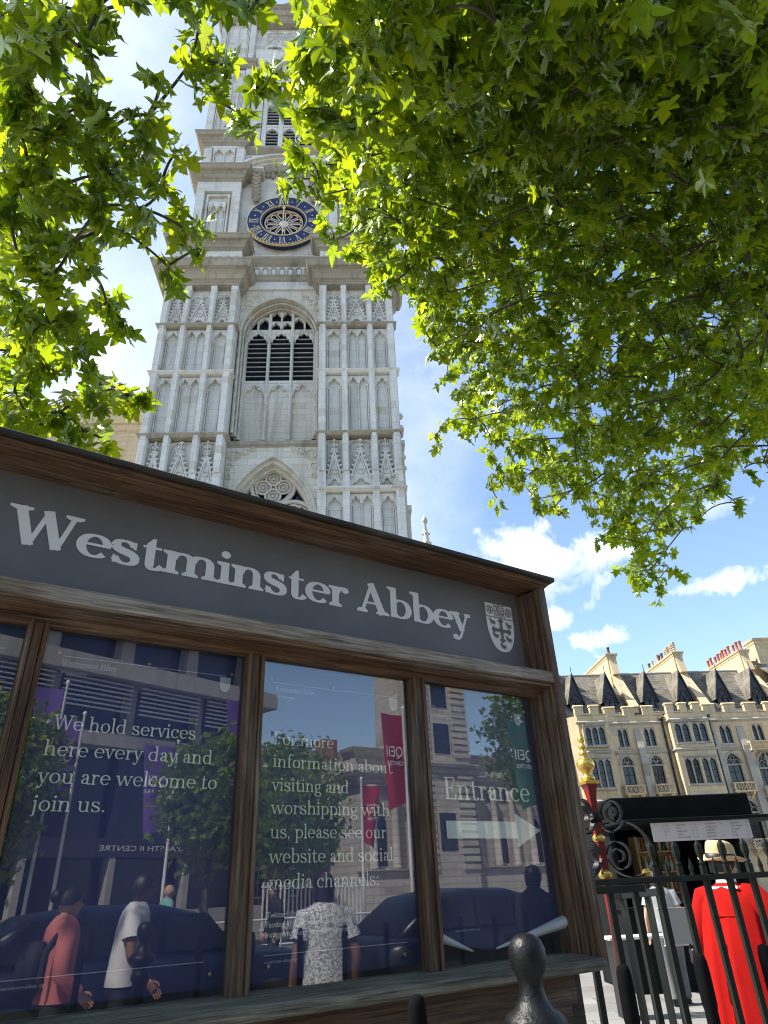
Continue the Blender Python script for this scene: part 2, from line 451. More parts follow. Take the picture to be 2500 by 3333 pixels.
def glyph(ch, T, t):
    p = Pen(T, t); adv = 1.
    w = .5 * T
    if ch in 'nhm':
        p.V(.25, 0, 1.6 if ch == 'h' else 1); p.foot(.25, 0); p.flag(.25, 1.6 if ch == 'h' else 1)
        xs = [.25, .25 + .62 + w * .35]
        if ch == 'm': xs.append(xs[1] * 2 - .25)
        for a, b in zip(xs, xs[1:]):
            c = (a + b) / 2; r = (b - a) / 2
            p.path([(a, .62)] + arcp(c + .03, .66, r - .03, .34 - t / 2, 165, 0, 14)); p.V(b, 0, .67); p.foot(b, 0)
        adv = xs[-1] + .27
    elif ch == 'u':
        p.V(.25, .3, 1); p.flag(.25, 1); b = .87 + w * .35; p.V(b, 0, 1); p.flag(b, 1)
        p.path(arcp((.25 + b) / 2, .34, (b - .25) / 2, .34 - t / 2, 180, 345, 14)); p.poly([(b, 0), (b + T / 2 + .13, 0), (b + T / 2 + .13, t), (b, t * 1.6)]); adv = b + .27
    elif ch in 'il':
        h = 1 if ch == 'i' else 1.6
        p.V(.25, 0, h); p.foot(.25, 0); p.flag(.25, h); adv = .5
        if ch == 'i': p.dot(.25, 1.36, max(.12, T * .58))
    elif ch == 'j':
        p.V(.25, -.2, 1); p.flag(.25, 1); p.dot(.25, 1.36, max(.12, T * .58)); p.path(arcp(.05, -.2, .2, .25, 0, -110, 10)); adv = .5
    elif ch in 'bp':
        p.V(.25, -.5 if ch == 'p' else 0.02, 1 if ch == 'p' else 1.6); p.flag(.25, 1 if ch == 'p' else 1.6)
        if ch == 'p': p.foot(.25, -.5)
        p.path(arcp(.58, .5, .40, .5 - t / 2, 155, -155, 26)); adv = 1.1
    elif ch == 'd':
        p.V(.86, 0, 1.6); p.flag(.86, 1.6); p.path(arcp(.52, .5, .40, .5 - t / 2, 25, 335, 26)); p.poly([(.86, 0), (.86 + T / 2 + .13, 0), (.86 + T / 2 + .13, t), (.86, t * 1.6)]); adv = 1.12
    elif ch == 'o': p.path(arcp(.52, .5, .40, .5 - t / 2, 0, 360, 34)); adv = 1.04
    elif ch == 'c': p.path(arcp(.52, .5, .40, .5 - t / 2, 48, 318, 26)); p.dot(.76, .76, T * .5); adv = .95
    elif ch == 'e':
        p.path(arcp(.52, .5, .40, .5 - t / 2, 8, 318, 30)); p.poly([(.14, .50), (.92 + T * .3, .50), (.92 + T * .3, .50 + t), (.14, .50 + t)]); adv = 1.0
    elif ch == 'a':
        p.V(.68, .18, .68); p.path(arcp(.45, .68, .23, .32 - t / 2, 160, 0, 12)); p.dot(.24, .76, T * .5)
        p.path(bez([(.68, .58), (.3, .54), (.02, .42), (.14, .08), (.30, -.06), (.60, .06), (.68, .24)], 18)); p.path(bez([(.68, .2), (.70, -.02), (.86, -.02), (.95, .12)], 8)); adv = .95
    elif ch == 'f':
        p.V(.3, 0, 1.2); p.foot(.3, 0); p.path(arcp(.58, 1.22, .28, .4, 180, 50, 10)); p.dot(.76, 1.5, T * .5); p.poly([(.05, 1 - t), (.62, 1 - t), (.62, 1), (.05, 1)]); adv = .66
    elif ch == 't':
        p.V(.3, .22, 1); p.poly([(.3 - T / 2, .98), (.3 + T / 2, .98), (.3 + T / 2, 1.36), (.3 + T * .15, 1.36), (.3 - T / 2, 1.08)]); p.poly([(.04, 1 - t), (.66, 1 - t), (.66, 1), (.04, 1)])
        p.path(bez([(.3, .24), (.3, -.06), (.55, -.06), (.72, .18)], 10)); adv = .74
    elif ch == 'r':
        p.V(.25, 0, 1); p.foot(.25, 0); p.flag(.25, 1); p.path(bez([(.25, .6), (.36, .9), (.52, 1.0), (.66, .93)], 8)); p.dot(.68, .86, T * .52); adv = .8
    elif ch == 's':
        p.path(bez([(.70, .80), (.58, 1.06), (.10, 1.05), (.14, .72)], 10)); p.path(bez([(.14, .74), (.16, .50), (.78, .56), (.78, .26)], 12), [T * 1.02, T * 1.02]); p.path(bez([(.78, .28), (.80, -.06), (.26, -.08), (.14, .24)], 10))
        p.poly([(.68, 1), (.68 + t, 1), (.68 + t, .66), (.68 - t * .3, .72)]); p.poly([(.14 - t * .6, 0), (.14 + t * .3, 0), (.14 + t * .6, .28), (.14 - t * .6, .34)]); adv = .92
    elif ch == 'g':
        p.path(arcp(.45, .66, .29, .34 - t / 2, 0, 360, 24)); p.path(arcp(.48, -.22, .38, .24, 0, 360, 24)); p.path(bez([(.32, .36), (.0, .2), (.2, .02), (.5, .03), (.78, .04)], 10)); p.path([(.62, .86), (.78, .95), (.94, .93)], [T * .5, T * .6]); adv = .95
    elif ch == 'k':
        p.V(.25, 0, 1.6); p.foot(.25, 0); p.flag(.25, 1.6); p.path([(.3, .42), (.8, .98)], t); p.path([(.46, .6), (.92, .02)], T); p.foot(.9, 0); p.foot(.8, 1, .18, -1); adv = 1.06
    elif ch in 'vyw':
        n = 2 if ch == 'w' else 1
        for k in range(n):
            o = k * .66
            p.path([(.12 + o, 1), (.46 + o, .0)], T * .98); p.path([(.46 + o, .02), (.80 + o, 1)], t * 1.15)
        p.foot(.12, 1, T * .5 + .12, -1); p.foot(.80 + .66 * (n - 1), 1, .17, -1)
        if n == 2: p.foot(.80, 1, .15, -1)
        if ch == 'y': p.path(bez([(.46, .02), (.36, -.38), (.24, -.52), (.06, -.42)], 8), [t * 1.2, t * 1.6]); p.dot(.08, -.36, T * .5)
        adv = .92 + .66 * (n - 1)
    elif ch == 'W':
        H = 1.55; k = 1.0
        p.path([(.18, H), (.58, 0)], T * 1.05); p.path([(.58, .0), (1.0, H)], t * 1.5); p.path([(.96, H), (1.36, 0)], T * 1.05); p.path([(1.36, .0), (1.76, H)], t * 1.5)
        p.foot(.2, H, T * .5 + .18, -1); p.foot(1.74, H, .28, -1); adv = 1.9
    elif ch == 'A':
        H = 1.55
        p.path([(.22, 0), (.68, H)], t * 1.4); p.path([(.62, H), (1.16, 0)], T * 1.05); p.poly([(.36, .46), (1.0, .46), (1.0, .46 + t), (.36, .46 + t)]); p.foot(.22, 0, .24); p.foot(1.16, 0, T * .5 + .16); adv = 1.42
    elif ch in 'EF':
        H = 1.55
        p.V(.3, 0, H); p.poly([(.1, H - t), (1.0, H - t), (1.0, H), (.1, H)]); p.poly([(.3, .76), (.82, .76), (.82, .76 + t), (.3, .76 + t)])
        p.poly([(1.0 - t, H), (1.0, H), (1.0, H - .36), (1.0 - t, H - .3)]); p.poly([(.82 - t, .62), (.82, .58), (.82, 1.0), (.82 - t, .96)])
        if ch == 'E': p.poly([(.1, 0), (1.06, 0), (1.06, t), (.1, t)]); p.poly([(1.06 - t, 0), (1.06, 0), (1.06 + .03, .4), (1.06 - t, .32)])
        else: p.foot(.3, 0)
        adv = 1.15
    elif ch == '.': p.dot(.2, .1, max(.11, T * .55)); adv = .42
    elif ch == ',': p.dot(.2, .1, max(.11, T * .55)); p.path([(.26, .08), (.14, -.2)], [T * .5, t * .6]); adv = .42
    elif ch == ':': p.dot(.2, .1, max(.11, T * .55)); p.dot(.2, .85, max(.11, T * .55)); adv = .42
    elif ch == ' ': adv = .52
    return p.st, adv
def serif_text(mb, text, x0, x1, z, xh, y, T=.17, t=.065, track=.05):
    """one line in the plane y: baseline z, left x0; fitted to right edge x1 when given"""
    items = []; cx = 0.
    for ch in text:
        st, adv = glyph(ch, T, t)
        items.append((cx, st)); cx += adv + (track if ch != ' ' else 0)
    sxx = (x1 - x0) / (cx - track - .1) if x1 else xh
    k = 0
    for cx, st in items:
        for s_ in st:
            yy = y - .00012 * (k % 9); k += 1
            P = lambda q: (x0 + (q[0] + cx - .1) * sxx, yy, z + q[1] * xh)
            if s_[0] == 'poly': mb.add([P(q) for q in s_[1]], [tuple(range(len(s_[1])))])
            else:
                n = len(s_[1])
                mb.add([P(q) for q in s_[1]] + [P(q) for q in s_[2]], [(i, i + n, i + n + 1, i + 1) for i in range(n - 1)])
    return mb
def sans_mesh(text, size):
    c = bpy.data.curves.new('lettering', 'FONT')
    c.body = text; c.size = size; c.resolution_u = 3
    o = bpy.data.objects.new('lettering', c)
    me = bpy.data.meshes.new_from_object(o)
    bpy.data.objects.remove(o); bpy.data.curves.remove(c)
    return me
def sans_text(mb, text, x0, x1, z, size, y, flip=False, M=None):
    me = sans_mesh(text, size)
    co = np.zeros(len(me.vertices) * 3); me.vertices.foreach_get('co', co); co = co.reshape(-1, 3)
    if len(co) == 0: return mb
    wd = co[:, 0].max() - co[:, 0].min(); mn = co[:, 0].min()
    k = (x1 - x0) / wd if x1 else 1.
    vs = [(x0 + (c[0] - mn) * k, y, z + c[1]) for c in co]
    mb.add(vs, [tuple(p.vertices) for p in me.polygons])
    bpy.data.meshes.remove(me)
    return mb
def crest(mb_l, mb_d, x0, z1, wd, h, y):
    """shield: chief with two roses and a quarter, below a cross between five birds"""
    X = lambda a: x0 + a * wd
    Z = lambda b: z1 - b * h
    sh = [(0, 0), (1, 0), (1, .42)] + [(.5 + .5 * math.cos(a) ** .8, .42 + .58 * math.sin(a) ** 1.15) for a in [i * pi / 2 / 9 for i in range(1, 9)]] + [(.5, 1.0)]
    sh += [(1 - a, b) for a, b in reversed(sh[2:-1])]
    mb_l.add([(X(a), y, Z(b)) for a, b in sh], [tuple(range(len(sh)))])
    k = [0]
    def dp(pts):
        k[0] += 1
        mb_d.add([(X(a), y - .0008 - .00006 * k[0], Z(b)) for a, b in pts], [tuple(range(len(pts)))])
    def li(x0_, z0_, x1_, z1_): dp([(x0_, z0_), (x1_, z0_), (x1_, z1_), (x0_, z1_)])
    li(0, .285, 1, .303); li(.31, 0, .33, .285); li(.67, 0, .69, .285); li(.49, 0, .51, .285); li(.33, .135, .67, .15)
    def ring(cx, cy, r, r2):
        o = arcp(cx, cy, r, r * .72, 0, 350, 20); i_ = arcp(cx, cy, r2, r2 * .72, 0, 350, 20)
        n = len(o); k[0] += 1
        mb_d.add([(X(a), y - .0008 - .00006 * k[0], Z(b)) for a, b in o + i_], [(q, (q + 1) % n, (q + 1) % n + n, q + n) for q in range(n)])
    for cx in (.155, .845):
        ring(cx, .145, .125, .105); ring(cx, .145, .055, .028)
        for q in range(5):
            a = q * 2 * pi / 5 + .3
            dp(arcp(cx + .082 * math.cos(a), .145 + .06 * math.sin(a), .022, .016, 0, 315, 8))
    for cx, cy in ((.375, .045), (.455, .045), (.415, .1), (.545, .2), (.625, .2), (.585, .255)): dp(arcp(cx, cy, .026, .03, 0, 315, 8))
    for cx in (.365, .41, .455):
        for cy in (.175, .215, .255): dp(arcp(cx, cy, .018, .012, 0, 300, 6)); dp(arcp(cx + .18, cy - .145, .018, .012, 0, 300, 6))
    # cross with trefoil ends
    for (dx, dy) in ((1, 0), (-1, 0), (0, 1), (0, -1)):
        f = lambda a, b: (.5 + (dx * a - dy * b), .56 + (dx * b + dy * a) * .72)
        L = .33
        dp([f(0, .05), f(0, -.05), f(L - .06, -.035), f(L - .06, .035)])
        dp([f(L - .1, -.03), f(L - .06, -.11), f(L - .02, -.06), f(L + .03, 0), f(L - .02, .06), f(L - .06, .11), f(L - .1, .03)])
    for cx, cy in ((.2, .40), (.8, .43), (.27, .68), (.74, .72), (.5, .885)):
        b = [(-.12, -.075), (-.075, -.08), (-.05, -.045), (.02, -.02), (.11, -.03), (.075, .0), (.13, .01), (.07, .03), (.09, .06), (.03, .045), (.0, .075), (-.02, .045), (-.07, .03), (-.1, -.02)]
        dp([(cx + p * .92, cy + q * .85) for p, q in b])

# ------------------------------------------------------------------ the notice board
D = 1.8
SAZ = rad(55.2)
sd = np.array([math.sin(SAZ), math.cos(SAZ), 0.])
sn = np.array([sd[1], -sd[0], 0.])                     # towards the viewer
SB = EYE - sn * D; SB[2] = 0
SROT = math.atan2(sd[1], sd[0])
def sgn(u, y, z=0.): return SB + sd * u - sn * y + np.array([0, 0, z])
wx = wood('weathered oak, lengthwise', 'x', (.026, .014, .007), (.115, .062, .031), (.20, .16, .115), -.05)
wx2 = wood('grey weathered oak rail', 'x', (.045, .030, .018), (.15, .105, .065), (.29, .25, .19), .6)
wz = wood('oak upright', 'z', (.020, .011, .006), (.088, .047, .022), (.17, .14, .10), .05)
wdark = wood('mossy oak capping', 'x', (.010, .008, .005), (.030, .022, .014), (.075, .07, .045), .1)
wmoss = wood('green stained oak sill', 'x', (.02, .018, .010), (.07, .06, .036), (.16, .148, .105), .5)
hdrm = plain('slate grey painted board', (.128, .127, .123), .6, 0, .2, 2.5)
lett = plain('pale stone grey letter paint', (.70, .68, .64), .6, 0, .05, 14.)
navy = plain('navy printed paper', (.007, .017, .085), .5, 0, .25, 1.2)
ptxt = plain('pale green printed ink', (.66, .72, .60), .6, 0, .1, 6.)
ptx2 = plain('dim pale printed ink', (.36, .40, .45), .6, 0, .1, 6.)
pback = plain('blank paper back', (.58, .60, .56), .6, 0, .05, 6.)
backb = plain('dark teal case lining', (.02, .032, .036), .8, 0, .3, 3.)
brass = plain('dull brass pin', (.45, .33, .14), .35, .9)
pane = glassmat('display case glass', .085)
nb = thing('notice_board', 'long oak notice board case with slate grey header reading Westminster Abbey above glazed panes', 'notice board', tuple(SB), SROT)
UL, UR = -.50, 2.068
def xprof(mb, pts, a=UL, b=UR): return mb.extr(pts, a, b, 'x')
m = xprof(MB(), [(-.048, 2.608), (-.053, 2.612), (-.053, 2.624), (-.046, 2.630), (.10, 2.664), (.36, 2.64), (.36, 2.606), (.0, 2.6052), (-.034, 2.607)], UL - .02, UR + .014)
m.build('cap', wdark, nb)
m = xprof(MB(), [(-.036, 2.6065), (-.036, 2.6035), (-.026, 2.600), (-.024, 2.5975), (-.012, 2.596), (-.010, 2.594), (0, 2.592), (.1115, 2.589), (.1115, 2.6045), (0, 2.6045)])
m.build('head_moulding', wx, nb)
m = MB(); m.bbox((UL + .03, .112, 2.255), (2.05, .135, 2.6), .002); m.build('header_panel', hdrm, nb)
for s_, a, b in (('Westminster', .068, 1.152, ), ('Abbey', 1.201, 1.722)):
    hl = MB(); serif_text(hl, s_, a, b, 2.3755, .0755, .1105, .30, .105, .02); hl.build('header_lettering', lett, nb, fix=False)
cl, cdk = MB(), MB(); crest(cl, cdk, 1.816, 2.526, .15, .206, .1105)
o = cl.build('crest', lett, nb, fix=False); cdk.build('crest_charges', hdrm, o, fix=False)
m = MB(); xprof(m, [(0, 2.186), (0, 2.226), (.004, 2.230), (.112, 2.250), (.112, 2.19), (.012, 2.183)], UL + .03, 2.034); m.build('middle_rail', wx2, nb)
m = MB(); xprof(m, [(.012, 2.180), (.012, 2.170), (.022, 2.166), (.060, 2.162), (.060, 2.19), (.012, 2.1825)], UL + .03, 2.034); m.build('rail_moulding', wx, nb)
m = MB(); xprof(m, [(.062, 2.162), (.062, 2.150), (.078, 2.142), (.10, 2.142), (.10, 2.172), (.062, 2.172)], UL + .03, 2.034); m.build('glazing_head', wx, nb)
# right and left end posts with stepped mouldings
for (a, b, sgnx) in ((2.034, 2.068, 1), (-.50, -.466, -1)):
    m = MB()
    m.bbox((a, -.004, 1.25), (b, .36, 2.604), .004)
    e = a if sgnx > 0 else b
    m.bbox(min((e - .012 * sgnx, .010, 1.252), (e, .010, 1.252)), max((e - .012 * sgnx, .030, 2.579), (e, .030, 2.579)), .002)
    m.bbox(min((e - .020 * sgnx, .030, 1.252), (e, .030, 1.252)), max((e - .020 * sgnx, .058, 2.579), (e, .058, 2.579)), .002)
    m.bbox(min((e - .030 * sgnx, .058, 1.252), (e, .058, 1.252)), max((e - .030 * sgnx, .13, 2.579), (e, .13, 2.579)), .002)
    m.build('end_post', wz, nb)
for (a, b) in ((-.462, -.402), (.159, .209), (.772, .825), (1.386, 1.440)):
    m = MB()
    m.bbox((a + .012, .072, 1.272), (b - .012, .13, 2.16), .003)
    for q in (a, b - .012):
        m.bbox((q, .062, 1.274), (q + .012, .11, 2.158), .004)
    m.build('mullion', wz, nb)
for (a, b) in ((-.402, .159), (.209, .772), (.825, 1.386), (1.44, 2.006)):
    m = MB(); m.box((a - .003, .094, 1.275), (b + .003, .098, 2.15)); m.build('glass_pane', pane, nb)
m = MB(); xprof(m, [(-.022, 1.244), (-.026, 1.25), (-.026, 1.268), (-.020, 1.274), (.066, 1.286), (.135, 1.288), (.135, 1.244)], UL - .01, 2.034); m.build('sill', wmoss, nb)
m = MB(); m.box((UL + .03, .17, 1.25), (2.034, .195, 2.26)); m.build('case_back', backb, nb)
m = MB()   # apron board with a curved end, seen below the sill
pts = [(UL + .05, 1.238), (1.93, 1.238), (1.93, 1.160)] + [(1.90 - .26 * (1 - math.cos(a)) , 1.160 - .30 * math.sin(a)) for a in [i * pi / 2 / 10 for i in range(11)]] + [(UL + .05, .86)]
m.extr(pts, .03, .075); m.build('apron', wood('dark oak apron', 'x', (.015, .009, .005), (.065, .035, .017), (.12, .10, .07), 0.), nb)
m = MB(); m.bbox((1.955, .12, 0), (2.055, .22, 1.243), .004); m.build('leg', wdark, nb)
m = MB(); m.bbox((-.49, .12, 0), (-.39, .22, 1.243), .004); m.build('leg', wdark, nb)
m = MB(); m.add([], []); m.extr([(1.935, 1.17), (1.965, 1.17), (2.16, .72), (2.08, .68)], .24, .30); m.build('brace', plain('grey weathered timber', (.13, .13, .12), .8, 0, .2, 9.), nb)

PK = 1.925 / 1.96      # the papers hang 125 mm behind the front of the case
def poster(label, a, b, z0=1.30, z1=2.15, curl=False):
    off = (a, .16, z0)
    root = thing('poster', label, 'poster', tuple(sgn(*off)), SROT)
    def part(name, mb, mt):
        mb.v = [(x * PK, y - .035, 1.5 + (z - 1.5) * PK) for x, y, z in mb.v]
        return mb.build(name, mt, root, loc=(-a, -.16, -z0), fix=False)
    m = MB()
    # a slightly cockled paper sheet
    nx, nz = 14, 18
    vs = [(a + (b - a) * i / nx, .1602 + .0016 * math.sin(i * 1.1 + k * .7) * math.sin(k * .5), z0 + (z1 - z0) * k / nz) for k in range(nz + 1) for i in range(nx + 1)]
    if curl:
        vs = [(x, y, z + (.045 * (1 - min(1, max(0, (x - a) / (.4 * (b - a))))) + .05 * max(0, (x - a) / (b - a) - .45) if z < z0 + .001 else 0)) for x, y, z in vs]
    m.add(vs, [(k * (nx + 1) + i, k * (nx + 1) + i + 1, (k + 1) * (nx + 1) + i + 1, (k + 1) * (nx + 1) + i) for k in range(nz) for i in range(nx)], smooth=True)
    part('sheet', m, navy)
    return root, part
YT = .1555
def head(part, x, cr=None):
    m = MB(); serif_text(m, 'Westminster Abbey', x, x + .143, 2.065, .0115, YT, .2, .08); part('heading', m, ptx2)
    m = MB(); sans_text(m, 'Welcome', x, x + .068, 2.044, .016, YT); part('subheading', m, ptx2)
    if cr:
        a_, b_ = MB(), MB(); crest(a_, b_, cr - .017, 2.088, .034, .045, YT); o = part('crest', a_, ptx2)
        b_.build('crest_charges', navy, o, fix=False)
def rule(part, x0, x1, z):
    m = MB(); m.add([(x0, YT, z - .0008), (x1, YT, z - .0008), (x1, YT, z + .0008), (x0, YT, z + .0008)], [(0, 1, 2, 3)]); part('rule', m, ptx2)
def pins(part, L):
    for (x, z) in L:
        m = MB(); m.sphere((x, YT, z), .006, 8, 6, sc=(1, .5, 1)); part('pin', m, brass)
r, part = poster('navy poster partly cut off by the left edge of the picture', -.40, .165)
rule(part, -.37, .12, 2.092); rule(part, -.37, .12, 1.358)
r, part = poster('navy poster reading We hold services here every day and you are welcome to join us', .225, .80)
head(part, .268, .735)
for s_, a, b, z in (('We hold services', .279, .659, 1.898), ('here every day and', .268, .714, 1.833), ('you are welcome to', .268, .734, 1.767), ('join us.', .267, .439, 1.702)):
    m = MB(); serif_text(m, s_, a, b, z, .0245, YT); part('lettering', m, ptxt)
rule(part, .268, .735, 2.092); rule(part, .268, .735, 1.358); pins(part, [(.255, 2.1), (.50, 2.1), (.755, 2.1), (.27, 1.33), (.755, 1.33)])
m = MB(); sans_text(m, 'westminster-abbey.org', .272, .366, 1.340, .011, YT); part('web_address', m, ptx2)
r, part = poster('navy poster reading For more information about visiting and worshipping, with social media names', .845, 1.42)
head(part, .904, 1.36)
for s_, a, b, z in (('For more', .908, 1.117, 1.902), ('information about', .908, 1.344, 1.836), ('visiting and', .908, 1.172, 1.769), ('worshipping with', .908, 1.326, 1.706), ('us, please see our', .908, 1.309, 1.641), ('website and social', .908, 1.332, 1.577), ('media channels:', .908, 1.276, 1.512)):
    m = MB(); serif_text(m, s_, a, b, z, .0245, YT); part('lettering', m, ptxt)
for s_, a, b, z in (('Twitter:', .905, .966, 1.445), ('Facebook:', .905, .978, 1.422), ('Instagram:', .904, .980, 1.399)):
    m = MB(); sans_text(m, s_, a, b, z, .0195, YT); part('channel_name', m, ptxt)
for s_, a, b, z in (('@wabbey', .974, 1.046, 1.445), ('WestminsterAbbeyLondon', .985, 1.162, 1.422), ('WestminsterAbbeyLondon', .986, 1.164, 1.399)):
    m = MB(); sans_text(m, s_, a, b, z, .0195, YT); part('account_name', m, ptx2)
rule(part, .897, 1.371, 2.092); rule(part, .902, 1.372, 1.3585); pins(part, [(.889, 2.101), (1.118, 2.101), (1.371, 2.1), (.915, 1.333), (1.36, 1.328)])
m = MB(); sans_text(m, 'westminster-abbey.org', .903, .999, 1.340, .011, YT); part('web_address', m, ptx2)
r, part = poster('navy poster reading Entrance over a pale arrow, its bottom corners curling up', 1.46, 2.03, 1.315, 2.15, True)
head(part, 1.533, 1.959)
m = MB(); serif_text(m, 'Entrance', 1.562, 1.968, 1.763, .047, YT, .20, .075); part('lettering', m, ptxt)
m = MB(); m.add([(1.556, YT, 1.640), (1.878, YT, 1.640), (1.878, YT, 1.611), (2.0, YT, 1.667), (1.878, YT, 1.723), (1.878, YT, 1.695), (1.556, YT, 1.695)], [tuple(range(7))]); part('arrow', m, ptxt)
m = MB(); sans_text(m, 'westminster-abbey.org', 1.56, 1.66, 1.372, .011, YT); part('web_address', m, ptx2)
pins(part, [(1.50, 2.1), (2.0, 2.1)])
for (pa, pb, r0, r1) in (((1.462, .15, 1.372), (1.62, .152, 1.318), .016, .003), ((2.045, .148, 1.375), (1.72, .152, 1.318), .020, .003)):
    m = MB(); m.tube([tuple(Vector(pa).lerp(Vector(pb), i / 8)) for i in range(9)], 1, 12, rs=[r0 + (r1 - r0) * i / 8 for i in range(9)]); part('curled_corner', m, pback)
# ------------------------------------------------------------------ ground
def sheet(name, x0, y0, x1, y1, z, mt, th=.3, loc=None, rz=0):
    m = MB(); m.box((x0, y0, z - th), (x1, y1, z)); return tag(m.build(name, mt, None, loc, (0, 0, rz)), kind='structure')
pav = ashlar('pale york stone paving', (.36, .35, .33), (.24, .235, .225), (.20, .19, .18), .9, .6, .01)
def flagm():
    m, t, b = newmat('york stone flags')
    v = coords(t)
    br = t.nodes.new('ShaderNodeTexBrick')
    for k, q in (('Scale', 1.), ('Mortar Size', .008), ('Brick Width', .9), ('Row Height', .6), ('Bias', 0.)): br.inputs[k].default_value = q
    br.inputs['Color1'].default_value = (.185, .18, .17, 1); br.inputs['Color2'].default_value = (.27, .262, .245, 1); br.inputs['Mortar'].default_value = (.09, .088, .085, 1)
    t.links.new(v, br.inputs['Vector'])
    t.links.new(mixc(t, MA(t, 'MULTIPLY_ADD', noise(t, v, .8, 7., .6), 2., -.75, clamp=True), br.outputs[0], (.15, .145, .135)), b.inputs['Base Color'])
    b.inputs['Roughness'].default_value = .85
    return m
sheet('ground', -700, -700, 700, 700, 0, flagm(), .5)

# ------------------------------------------------------------------ gothic helpers
def arch(a, h, n=10):
    """pointed arch, half span a, rise h: points from (-a,0) over the apex to (a,0)"""
    if h >= a:
        r = (a * a + h * h) / (2 * a); th = math.acos((r - a) / r)
        rt = [(a - r + r * math.cos(th * i / n), r * math.sin(th * i / n)) for i in range(n + 1)]
    else:
        rt = [(a * math.cos(pi / 2 * i / n) ** 1.0, h * math.sin(pi / 2 * i / n) ** .9) for i in range(n + 1)]
    rt[-1] = (0, h)
    return [(-x, z) for x, z in rt[:-1]] + list(reversed(rt))
def foil(a, h, n=10, lobes=3, depth=.2):
    p = arch(a, h, n); o = []
    m = len(p) - 1
    for i, (x, z) in enumerate(p):
        t = i / m
        k = 1 - depth * (abs(math.cos(lobes * pi * t)) ** 3 if 0.08 < t < .92 else 0)
        o.append((x * k, h * .12 + (z - h * .12) * k if 0 < i < m else z))
    return o
def arch_band(mb, cx, z0, a0, h0, a1, h1, y0, y1, n=12, mi=0):
    """ring between an inner (a0,h0) and an outer arch (a1,h1), front at y0, back at y1"""
    i_, o_ = arch(a0, h0, n), arch(a1, h1, n)
    k = len(i_)
    vs = []
    for (L, y) in ((i_, y0), (o_, y0), (i_, y1), (o_, y1)): vs += [(cx + x, y, z0 + z) for x, z in L]
    fs = []
    for q in range(k - 1):
        fs += [(q, q + 1, k + q + 1, k + q), (q, 2 * k + q, 2 * k + q + 1, q + 1), (k + q, k + q + 1, 3 * k + q + 1, 3 * k + q)]
    mb.add(vs, fs, mi)
def cone_band(mb, cx, z0, a0, h0, y0, a1, h1, y1, zb=None, n=12):
    """splayed reveal between the arch (a0,h0) at y0 and (a1,h1) at y1, down to zb"""
    A, B = arch(a0, h0, n), arch(a1, h1, n)
    if zb is not None: A = [(-a0, zb - z0)] + A + [(a0, zb - z0)]; B = [(-a1, zb - z0)] + B + [(a1, zb - z0)]
    k = len(A)
    mb.add([(cx + x, y0, z0 + z) for x, z in A] + [(cx + x, y1, z0 + z) for x, z in B], [(q, q + 1, k + q + 1, k + q) for q in range(k - 1)])
def head(mb, x0, x1, zs, zt, y0, y1, inset=.06, lobes=3, h=None, depth=.22):
    """panel head: the wall left round a cusped arch"""
    cx = (x0 + x1) / 2; a = (x1 - x0) / 2 - inset; h = h or (zt - zs) * .82
    op = [(cx + x, zs + z) for x, z in foil(a, h, 9, lobes, depth)]
    mid = len(op) // 2
    for half in (op[:mid + 1] + [(cx, zt), (x0, zt), (x0, zs)], [(x1, zs), (x1, zt), (cx, zt)] + op[mid:]):
        mb.extr(half, y0, y1)
def panel(mb, x0, x1, z0, z1, yb, lights=1, hh=None):
    """blind panel: roll mouldings with bases and cusped heads against a back at yb"""
    w_ = (x1 - x0) / lights; hh = hh or min(.75, w_ * .95)
    for k in range(lights): head(mb, x0 + k * w_, x0 + (k + 1) * w_, z1 - hh, z1, yb - .22, yb - .002)
    for k in range(lights + 1):
        x = x0 + k * w_ + (.05 if k == 0 else -.05 if k == lights else 0)
        mb.tube([(x, yb - .07, z0 + .02), (x, yb - .07, z1 - hh)], .045, 6)
        if lights == 1 or k in (0, lights): mb.tube([(x + (.1 if k == 0 else -.1), yb - .04, z0), (x + (.1 if k == 0 else -.1), yb - .04, z1 - hh)], .03, 6)
        mb.lathe([(.085, 0), (.085, .1), (.06, .14), (.075, .2), (.05, .25)], 8, (x, yb - .07, z0))
        mb.lathe([(.05, 0), (.085, .05), (.09, .1)], 8, (x, yb - .07, z1 - hh - .1))
